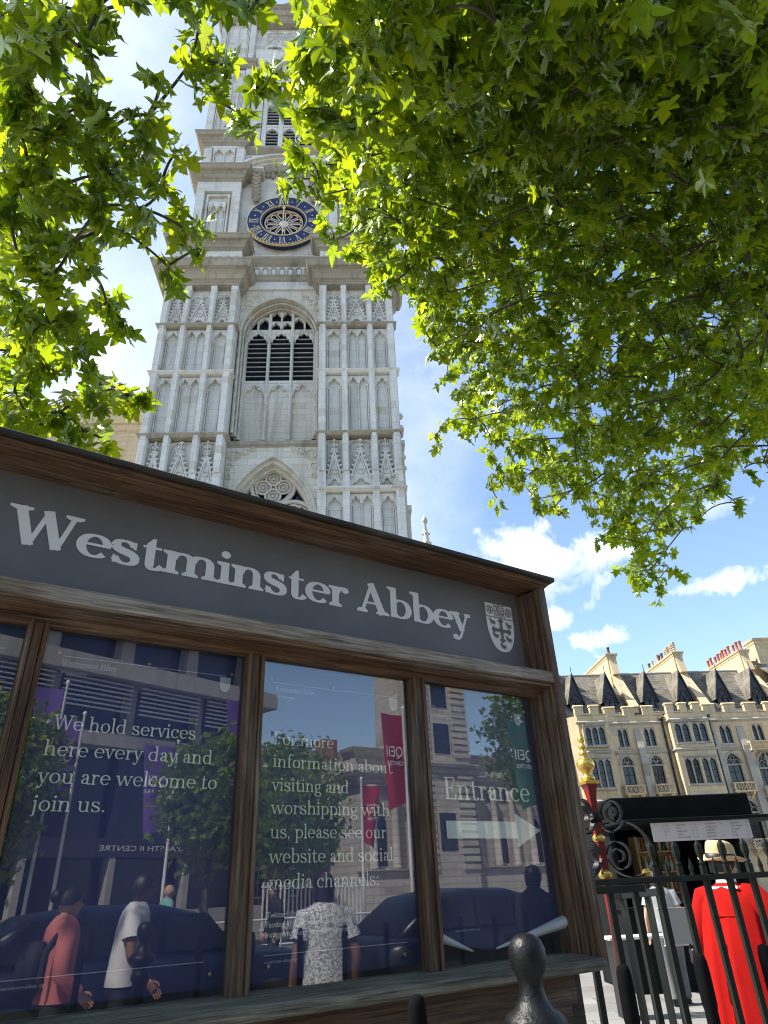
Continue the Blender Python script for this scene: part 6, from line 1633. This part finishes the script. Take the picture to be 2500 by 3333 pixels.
p2t = thing('plane_tree', 'plane tree at the upper left with looser sprays of backlit yellow green leaves', 'tree', tuple(ll))
q = MB(); q.tube([(0, 0, 0), (0, 0, 1.5), (.1, 0, 3.5), (.2, .1, 6), (.3, .2, 9)], .4, 16, rs=[.6, .46, .4, .34, .2]); q.build('trunk', bark, p2t)
hubL = ll + np.array([.2, .1, 5.5])
cl2 = []
for (x, y, r_) in LC:
    d_ = 4.6 + .0012 * y + rs0.uniform(-.3, .3)
    cl2.append(clump(x, y, r_ * .85, d_, max(7, int(r_ * (.50 if y < 600 else .68))), .28)); 
    if r_ > 40: cl2.append(clump(x + rs0.uniform(-20, 20), y + rs0.uniform(-20, 20), r_ * .9, d_ + .8, int(r_ * .36), .35))
    if r_ > 52: cl2.append(clump(x + rs0.uniform(-20, 20), y + rs0.uniform(-20, 20), r_, d_ + 1.7, int(r_ * .36), .4))
for k in range(46):
    x, y = rs0.uniform(-420, -10), rs0.uniform(-350, 950); cl2.append(clump(x, y, 62, 4.9 + rs0.uniform(0, 2.2), 20, .4))
for k in range(12):
    x, y = rs0.uniform(-10, 620), rs0.uniform(-340, -50); cl2.append(clump(x, y, 60, 4.6 + rs0.uniform(0, 2.0), 18, .4))
for k in range(64):      # crown over the pavement behind the viewer: unseen clumps added to shade passers-by
    c = np.array([rs0.uniform(-4.2, 3.6), rs0.uniform(-5.2, .6), rs0.uniform(6.2, 8.2)]); cl2.append((c, .55, 20, .35))
PL_ = grow(p2t, cl2, hubL, .128, 8, wood_r=.010)
# seed balls hanging in the right tree
sb_ = MB()
for k in range(26):
    i = rs0.randint(len(PR_)); 
    if np.linalg.norm(PR_[i] - EYE) > 9: continue
    p = PR_[i] - tl; sb_.sphere((p[0], p[1], p[2] - .10), .017, 8, 6); sb_.tube([tuple(p), (p[0], p[1], p[2] - .09)], .0015, 4, cap=False)
sb_.build('seed_balls', plain('green seed ball', (.10, .12, .03), .9, 0, .2, 60.), pt)
# ------------------------------------------------------------------ the street behind the viewer, seen mirrored in the glass
RR = SROT + pi
def back(u, Q, z=0.): return SB - sn * .095 + sd * u + sn * Q + np.array([0, 0, z])
def bthing(name, label, cat, u, Q, rot=0., group=None): return thing(name, label, cat, tuple(back(u, Q)), RR + rot, group)   # local x = -u, y = away from the board
asph = plain('dark asphalt', (.055, .055, .058), .85, 0, .25, 3.)
m = MB(); m.box((-60, 5.2, -.2), (60, 15, .004)); tag(m.build('road', asph, None, tuple(back(10, 0)), (0, 0, RR)), kind='structure')
m = MB(); m.box((-60, 15, -.1), (60, 15.2, .12)); tag(m.build('kerb', pav, None, tuple(back(10, 0)), (0, 0, RR)), kind='structure')
conc = ashlar('board marked concrete', (.44, .42, .38), (.33, .31, .28), (.22, .21, .19), 3., 1.2, .006)
dgl, _t, _b = newmat('tinted office glass'); _b.inputs['Base Color'].default_value = (.010, .014, .040, 1); _b.inputs['Roughness'].default_value = .12
wmet = plain('white metal fins', (.75, .75, .74), .4, 0, .05, 2.)
dpan = plain('dark purple grey cladding', (.030, .028, .045), .5, 0, .2, .5)
# conference centre
u0 = 8.
cc = bthing('conference_centre', 'concrete and dark glass conference centre mirrored in the left pane, with white louvre bands', 'building', u0, 44.5, -rad(16))
lx = lambda u: -(u - u0)
q = MB(); q.box((-15, .8, 0), (40, 30, 14.0)); q.build('glazed_core', dgl, cc)
q = MB(); q.box((-15.2, -.3, 3.85), (40, .78, 4.9)); q.build('sign_fascia', dpan, cc)
q = MB(); q.box((-15.3, -.8, 10.1), (40, .78, 10.9)); q.build('concrete_band', conc, cc)
q = MB(); q.box((-15.4, -1.2, 14.35), (40, 8, 15.5)); q.build('concrete_band', conc, cc)
q = MB(); q.box((-15.3, -.5, 0), (40, -.2, .9)); q.build('concrete_plinth', conc, cc)
for k in range(9):
    x = -14.5 + k * 5.4
    q = MB(); q.box((x, .1, 4.9), (x + .5, .78, 10.1)); q.build('column', dpan, cc)
    q = MB(); q.box((x, -.1, 10.9), (x + .55, .78, 14.35)); q.build('column', conc, cc)
    for j in range(7):
        q = MB(); q.box((x + .6, -.6, 12.35 + j * .29), (x + 5.35, -.45, 12.43 + j * .29)); q.build('louvre', wmet, cc)
    q = MB(); q.extr([(x, 15.5), (x + 1.1, 15.5), (x + .8, 19.8), (x + .1, 19.8)], 1.0, 2.2); q.build('splayed_pier', conc, cc)
    q = MB(); q.box((x, -.28, .9), (x + .4, .3, 3.85)); q.build('column', conc, cc)
q = MB(); q.box((-15, 2.3, 15.5), (40, 28, 19.8)); q.build('glazed_core', dgl, cc)
q = MB(); q.box((-16, -.2, 19.8), (40, 28, 21.2)); q.build('concrete_band', conc, cc)
q = MB(); q.box((-14, 3, 21.2), (30, 26, 25)); q.build('concrete_band', conc, cc)
q = MB(); sans_text(q, 'QUEEN ELIZABETH II CENTRE', lx(19.6), lx(10.5), 4.22, .42, -.305); q.build('lettering', wmet, cc, fix=False)
# flagpoles with banners
purp = plain('purple banner cloth', (.13, .07, .30), .8, 0, .2, 1.2); redb = plain('red banner cloth', (.33, .012, .03), .8, 0, .2, 1.2); grnb = plain('green banner cloth', (.05, .15, .09), .8, 0, .25, 1.2)
def flagpole(label, u, Q, top, cloth, w_, h_, side, zt):
    r_ = bthing('flagpole', label, 'flagpole', u, Q)
    q = MB(); q.lathe([(.06, 0), (.06, 2), (.045, top - .1), (.07, top - .05), (.07, top), (.02, top + .06)], 10); q.build('pole', wmet, r_)
    q = MB(); n, k_ = 10, 14
    vs = []
    for j in range(k_ + 1):
        for i in range(n + 1):
            f = i / n; g = j / k_
            vs.append((side * (.08 + w_ * f * (1 - .35 * g * f)), .10 * math.sin(f * 5 + g * 3) * f, zt - h_ * g - .25 * f * g))
    q.add(vs, [(j * (n + 1) + i, j * (n + 1) + i + 1, (j + 1) * (n + 1) + i + 1, (j + 1) * (n + 1) + i) for j in range(k_) for i in range(n)], smooth=True)
    fl = q.build('banner', cloth, r_)
    for yy in (-.13, .13):
        q = MB(); xa, xb = (.22 * w_, .92 * w_) if side > 0 else (-.92 * w_, -.22 * w_); z_ = zt - h_ * .52
        if yy < 0:
            sans_text(q, 'QEII', xa, xb, z_ + .06, .5, yy - .01); sans_text(q, 'CENTRE', xa, xb, z_ - .22, .2, yy - .01)
            q.build('lettering', wmet, fl, fix=False)
GB = 'banner poles mirrored in the glass'
flagpole('slim white flagpole with purple banner mirrored furthest left in the second pane', 4.02, 25, 8.7, purp, 1.0, 3.4, 1, 8.4)
flagpole('shorter white flagpole with purple banner mirrored just right of another one', 4.62, 24, 7.4, purp, .9, 2.8, 1, 7.1)
flagpole('white flagpole with purple banner mirrored beside the dark bushy tree', 8.4, 25, 6.9, purp, 1.25, 2.9, 1, 6.65)
flagpole('flagpole with purple banner mirrored at the right edge of the second pane', 11.2, 24, 9.0, purp, 1.3, 3.8, 1, 8.4)
flagpole('flagpole with big red banner mirrored in the third pane', 14.25, 18, 7.2, redb, .95, 2.9, 1, 6.9)
flagpole('flagpole with narrow red banner mirrored further back in the third pane', 16.15, 24, 5.7, redb, .8, 2.2, -1, 5.4)
flagpole('flagpole with green banner mirrored in the rightmost pane', 18.6, 16, 6.9, grnb, 1.25, 2.7, 1, 6.6)
# pale baroque hall with a corner tower
hs = ashlar('pale hall stone', (.56, .52, .45), (.42, .38, .32), (.25, .22, .19), 2.2, .55, .05)
ha = bthing('domed_hall', 'pale baroque stone hall with columns and banded corner tower mirrored in the right panes', 'building', 40, 50)
hx = lambda u: -(u - 40)
q = MB(); q.box((hx(64), .6, 0), (hx(32.6), 30, 10.2)); q.build('wall', hs, ha)
q = MB(); cornice(q, hx(64), hx(32.4), 9.4, 10.6, .9, .5, 3); q.build('cornice', hs, ha)
q = MB(); cornice(q, hx(64), hx(33), 12.0, 12.9, .5, 2.0, 4); q.box((hx(64), 2.1, 10.5), (hx(33), 20, 12.1)); q.build('attic', hs, ha)
q = MB(); q.box((hx(64), -.2, 0), (hx(32.4), .58, 2.6)); cornice(q, hx(64), hx(32.4), 2.4, 2.9, .3, -.2, .6); q.build('plinth', hs, ha)
for k in range(13):
    u = 33.4 + k * 2.3
    if 38 < u < 43.5: continue
    q = MB(); q.lathe([(.42, 2.9), (.42, 3.1), (.34, 3.2), (.34, 6.5), (.30, 8.5), (.44, 9.1), (.46, 9.4)], 14, (hx(u), -.05, 0)); q.build('column', hs, ha)
    if k % 2 == 0:
        q = MB(); cx = hx(u + 1.15); q.extr([(cx - .6, 3.2)] + [(cx + x, 6.4 + z) for x, z in [(-.6 * math.cos(t), .6 * math.sin(t)) for t in [i * pi / 8 for i in range(9)]]] + [(cx + .6, 3.2)], .55, .598); q.build('window', lead, ha)
q = MB(); q.box((hx(44.0), -.9, 0), (hx(37.6), 5.5, 22)); tw_ = q.build('corner_tower', hs, ha)
q = MB()
for k in range(30):
    z = 2.7 + k * .62
    if 10.6 < z < 11.4: continue
    for a, b in ((44.05, 42.2), (39.4, 37.55)): q.box((hx(a), -1.06, z), (hx(b), -.902, z + .42))
q.build('banded_pilaster', hs, tw_)
q = MB(); cornice(q, hx(44.1), hx(37.5), 10.4, 11.4, .6, -.9, 5.4); cornice(q, hx(44.1), hx(37.5), 21.6, 22.8, .8, -.9, 5.4); q.build('tower_cornice', hs, tw_)
for z0, z1 in ((4.2, 7.2), (12.3, 15.0), (16.5, 19.5)):
    q = MB(); q.box((hx(41.7), -.96, z0), (hx(39.9), -.903, z1)); q.build('window', lead, tw_)
q = MB(); q.box((hx(44.3), -1.3, 22.8), (hx(37.3), 6, 23.6)); q.build('tower_parapet', hs, tw_)
# brick mansion between
brk = ashlar('red brick', (.30, .085, .045), (.20, .06, .035), (.42, .38, .32), .24, .08, .012)
bk = bthing('brick_mansion', 'red brick mansion block with white trimmed windows mirrored behind the tree', 'building', 33, 58)
bx_ = lambda u: -(u - 33)
q = MB(); q.box((bx_(38.5), 0, 0), (bx_(22), 12, 10.5)); q.build('wall', brk, bk)
q = MB(); q.add([(bx_(38.5), 0, 10.5), (bx_(22), 0, 10.5), (bx_(22), 5, 14.5), (bx_(38.5), 5, 14.5)], [(0, 1, 2, 3)]); rr_ = q.build('roof', slatem, bk)
q = MB(); q.box((bx_(35.5), 1.5, 11), (bx_(33.8), 3, 15)); q.build('chimney', brk, rr_)
for k in range(5):
    for j in range(3):
        u = 23.5 + k * 3.2; z = 1.4 + j * 3.1
        q = MB(); q.box((bx_(u + .75), -.12, z - .15), (bx_(u - .75), -.003, z + 2.1)); wf = q.build('window', wmet, bk)
        for a_ in (-.58, .04):
            q = MB(); q.box((bx_(u + a_ + .54), -.16, z), (bx_(u + a_), -.122, z + 1.95)); q.build('pane', lead, wf)
# street trees
def street_tree(label, u, Q, h0, h1, rad_, seed, n=150):
    r_ = bthing('street_tree', label, 'tree', u, Q); b = back(u, Q)
    q = MB(); q.tube([(0, 0, 0), (.05, .02, h0 * .6), (0, .05, h0), (.1, 0, (h0 + h1) / 2)], .12, 9, rs=[.16, .13, .11, .05]); q.build('trunk', bark, r_)
    rs = np.random.RandomState(seed); P = []
    for k in range(n):
        v = rs.normal(0, 1, 3); v /= np.linalg.norm(v); v *= rs.uniform(.55, 1.0)
        c = np.array([v[0] * rad_, v[1] * rad_, (h0 + h1) / 2 + v[2] * (h1 - h0) / 2])
        P.append(c + rs.normal(0, .28, (16, 3)))
    P = np.concatenate(P); m_ = len(P)
    me = leaves_mesh('crown', P, rs.uniform(.14, .26, m_), rs.normal(0, .6, (m_, 3)) + [0, 0, -.4], rs.normal(0, .5, (m_, 3)) + [0, 0, .7], leaf_m)
    link('crown', me, r_)
street_tree('dark bushy street tree mirrored low at the right of the second pane', 8.9, 22, 2.3, 6.7, 1.75, 2)
street_tree('street tree mirrored along the left edge of the second pane', 2.6, 24, 2.2, 8.2, 1.5, 3)
street_tree('broad dark tree mirrored on the left half of the third pane', 15.0, 28.5, 1.9, 8.2, 2.7, 4, 260)
street_tree('dark tree mirrored at the top of the rightmost pane', 22.8, 20, 4.5, 10.0, 2.2, 6)
# low white railing before the trees
wr = bthing('white_railing', 'low white picket railing mirrored under the broad tree', 'railing', 15.5, 27)
q = MB()
q.box((-2.4, -.03, 1.75), (2.4, .03, 1.82)); q.box((-2.4, -.03, .25), (2.4, .03, .32)); q.build('rail', wmet, wr)
for k in range(25):
    q = MB(); q.box((-2.38 + k * .195, -.02, .05), (-2.32 + k * .195, .02, 1.95)); q.build('picket', wmet, wr)
sr = bthing('guard_rail', 'steel tube guard rail mirrored beyond the dark cars', 'railing', 8, 14.6)
for z in (.5, 1.0):
    q = MB(); q.tube([(-6, 0, z), (8, 0, z)], .025, 8); q.build('rail', wmet, sr)
for k in range(8):
    q = MB(); q.tube([(-6 + 2 * k, 0, 0), (-6 + 2 * k, 0, 1.02)], .025, 8); q.build('post', wmet, sr)
# parked cars
tyre = plain('tyre rubber', (.012, .012, .012), .9)
def car(label, u, Q, paint):
    r_ = bthing('parked_car', label, 'car', u, Q, 0, 'cars mirrored in the panes')
    L_ = [(-2.25, .55, .62, .70), (-2.15, .78, .38, .82), (-1.7, .88, .30, .93), (-.9, .92, .30, .97), (.3, .93, .30, .99), (1.4, .92, .30, .98), (2.0, .86, .32, .94), (2.2, .74, .45, .86)]
    def ring(x, w_, z0, z1, n=20):
        o = []
        for k in range(n):
            a = 2 * pi * k / n; c, s_ = math.cos(a), math.sin(a)
            o.append((x, w_ * math.copysign(abs(c) ** .35, c), (z0 + z1) / 2 + (z1 - z0) / 2 * math.copysign(abs(s_) ** .4, s_)))
        return o
    q = MB(); q.rings([ring(*a) for a in L_]); q.rings([ring(x, w_, .88, z1) for x, w_, z1 in ((-1.15, .70, .98), (-.55, .68, 1.36), (-.1, .67, 1.46), (.7, .67, 1.48), (1.35, .67, 1.40), (1.95, .70, .99))]); q.build('body', paint, r_)
    for sg in (-1, 1):
        for a, b, c, d in ((-.62, -.12, -.95, -.12), (-.04, .62, -.04, .62), (.70, 1.28, .70, 1.55)):
            q = MB(); q.add([(c, sg * .745, 1.0), (d, sg * .745, 1.0), (b, sg * .69, 1.36), (a, sg * .69, 1.34)], [(0, 1, 2, 3)]); q.build('side_window', wglass, r_)
        for x in (-1.4, 1.35):
            q = MB(); q.lathe([(.18, -.1), (.31, -.1), (.33, -.06), (.33, .06), (.31, .1), (.18, .1)], 20); q.v = [(x + a, sg * .84 + c, .33 + b) for a, b, c in q.v]; w_ = q.build('wheel', tyre, r_)
            q = MB(); q.lathe([(.02, -.09), (.17, -.1), (.18, .1), (.02, .09)], 14); q.v = [(x + a, sg * .85 + c, .33 + b) for a, b, c in q.v]; q.build('rim', steel, w_)
        q = MB(); q.sphere((-2.12, sg * .58, .68), .14, 10, 7, sc=(.5, 1.2, .7)); q.build('headlight', wglass, r_)
        q = MB(); q.sphere((2.12, sg * .6, .78), .12, 8, 6, sc=(.5, 1, .9)); q.build('tail_light', redb, r_)
        q = MB(); q.box((.15, sg * .925 - .015, .84), (.32, sg * .925 + .015, .87)); q.build('door_handle', iron, r_)
navyc, _t, _b = newmat('dark blue car paint'); _b.inputs['Base Color'].default_value = (.006, .009, .030, 1); _b.inputs['Roughness'].default_value = .35; _b.inputs['Coat Weight'].default_value = .2
blackc, _t, _b = newmat('black car paint'); _b.inputs['Base Color'].default_value = (.006, .006, .007, 1); _b.inputs['Roughness'].default_value = .35; _b.inputs['Coat Weight'].default_value = .2
car('dark blue parked car mirrored across the bottom of the second pane', 2.7, 7.6, navyc)
car('black parked car mirrored across the bottom of the rightmost panes', 7.9, 7.4, blackc)
car('black parked car mirrored in the leftmost pane', -2.3, 7.6, blackc)
# passers-by mirrored in the panes
def rzdir(v): return math.atan2(v[1], v[0]) - pi / 2
pink = plain('salmon pink jacket', (.55, .16, .13), .8, 0, .08, 5.); teal = plain('teal t-shirt', (.16, .38, .33), .8); blackcl = plain('black jacket', (.012, .012, .014), .8)
pw, _t, _b = newmat('white patterned shirt'); _t.links.new(ramp(_t, noise(_t, coords(_t), 70., 2.), [(.42, (.20, .20, .22)), (.56, (.72, .72, .72))]), _b.inputs['Base Color']); _b.inputs['Roughness'].default_value = .8
root, J, M0 = person('woman in pink jacket and dark glasses mirrored at the bottom of the second pane', tuple(back(1.30, 4.7)), rzdir(sd * .93 + sn * .1), 1.62, {-1: ((-.25, -.05, 1.1), (-.2, .14, .95)), 1: ((.25, -.05, 1.1), (.22, .16, .96))}, skinm, stride=.16)
shirt(root, J, pink, sleeve=2, name='jacket'); trousers(root, J, darkt); haircap(root, M0, hairm, -.1)
q = MB(); q.sphere(tuple(M0 @ Vector((0, -.12, .05))), .055, 10, 7); q.build('hair_bun', hairm, root)
q = MB()
for s_ in (-1, 1):
    q.tube([tuple(M0 @ Vector((s_ * .035 + .027 * math.cos(t * pi / 6), .094, .016 + .022 * math.sin(t * pi / 6)))) for t in range(12)], .005, 5, closed=True); q.tube([tuple(M0 @ Vector((s_ * .064, .09, .02))), tuple(M0 @ Vector((s_ * .08, .0, .018)))], .004, 5)
    q.add([tuple(M0 @ Vector((s_ * .035 + .026 * math.cos(t * pi / 6), .094, .016 + .021 * math.sin(t * pi / 6)))) for t in range(12)], [tuple(range(12))])
q.build('sunglasses', blackcl, root)
q = MB(); q.tube([(-.17, -.08, 1.36), (-.185, -.16, 1.25), (-.19, -.17, 1.05)], .016, 6, ell=(2, .6)); q.rings([oval(.95, .14, .07, 0, -.22), oval(1.15, .15, .09, 0, -.22), oval(1.32, .12, .07, 0, -.20)]); q.build('backpack', blackcl, root)
root, J, M0 = person('person in a plain white t-shirt walking beside the woman in pink', tuple(back(1.86, 4.9)), rzdir(sd * .9 - sn * .3), 1.70, {-1: ((-.26, .06, 1.1), (-.25, .22, .93)), 1: ((.26, .05, 1.1), (.25, .2, .92))}, skind, lean=.06, stride=.14)
shirt(root, J, whitec, .06, name='t_shirt'); trousers(root, J, darkt); haircap(root, M0, hairm, .1)
root, J, M0 = person('person in white patterned shirt, dark hair, mirrored at the bottom of the third pane', tuple(back(2.95, 3.4)), rzdir(sn * .95 + sd * .2), 1.64, None, skind, lean=.03); shirt(root, J, pw, .03); trousers(root, J, darkt); haircap(root, M0, hairm, .5)
root, J, M0 = person('person in a black jacket with dark hair mirrored at the right of the last pane', tuple(back(6.0, 4.2)), rzdir(sd), 1.66, None, skinm); shirt(root, J, blackcl, sleeve=2, name='jacket'); trousers(root, J, darkt); haircap(root, M0, hairm, .4)
root, J, M0 = person('bald person in a teal t-shirt mirrored small beyond the blue car', tuple(back(4.6, 12.5)), rzdir(sd), 1.74, {1: ((.25, .05, 1.1), (.12, .3, 1.15)), -1: ((-.25, .05, 1.1), (-.12, .3, 1.15))}, skinm); shirt(root, J, teal, name='t_shirt'); trousers(root, J, darkt)
root, J, M0 = person('person in a dark jacket mirrored small between red banner poles', tuple(back(6.6, 12)), rzdir(-sd), 1.66); shirt(root, J, blackcl, sleeve=2, name='jacket'); trousers(root, J, darkt); haircap(root, M0, hairm)
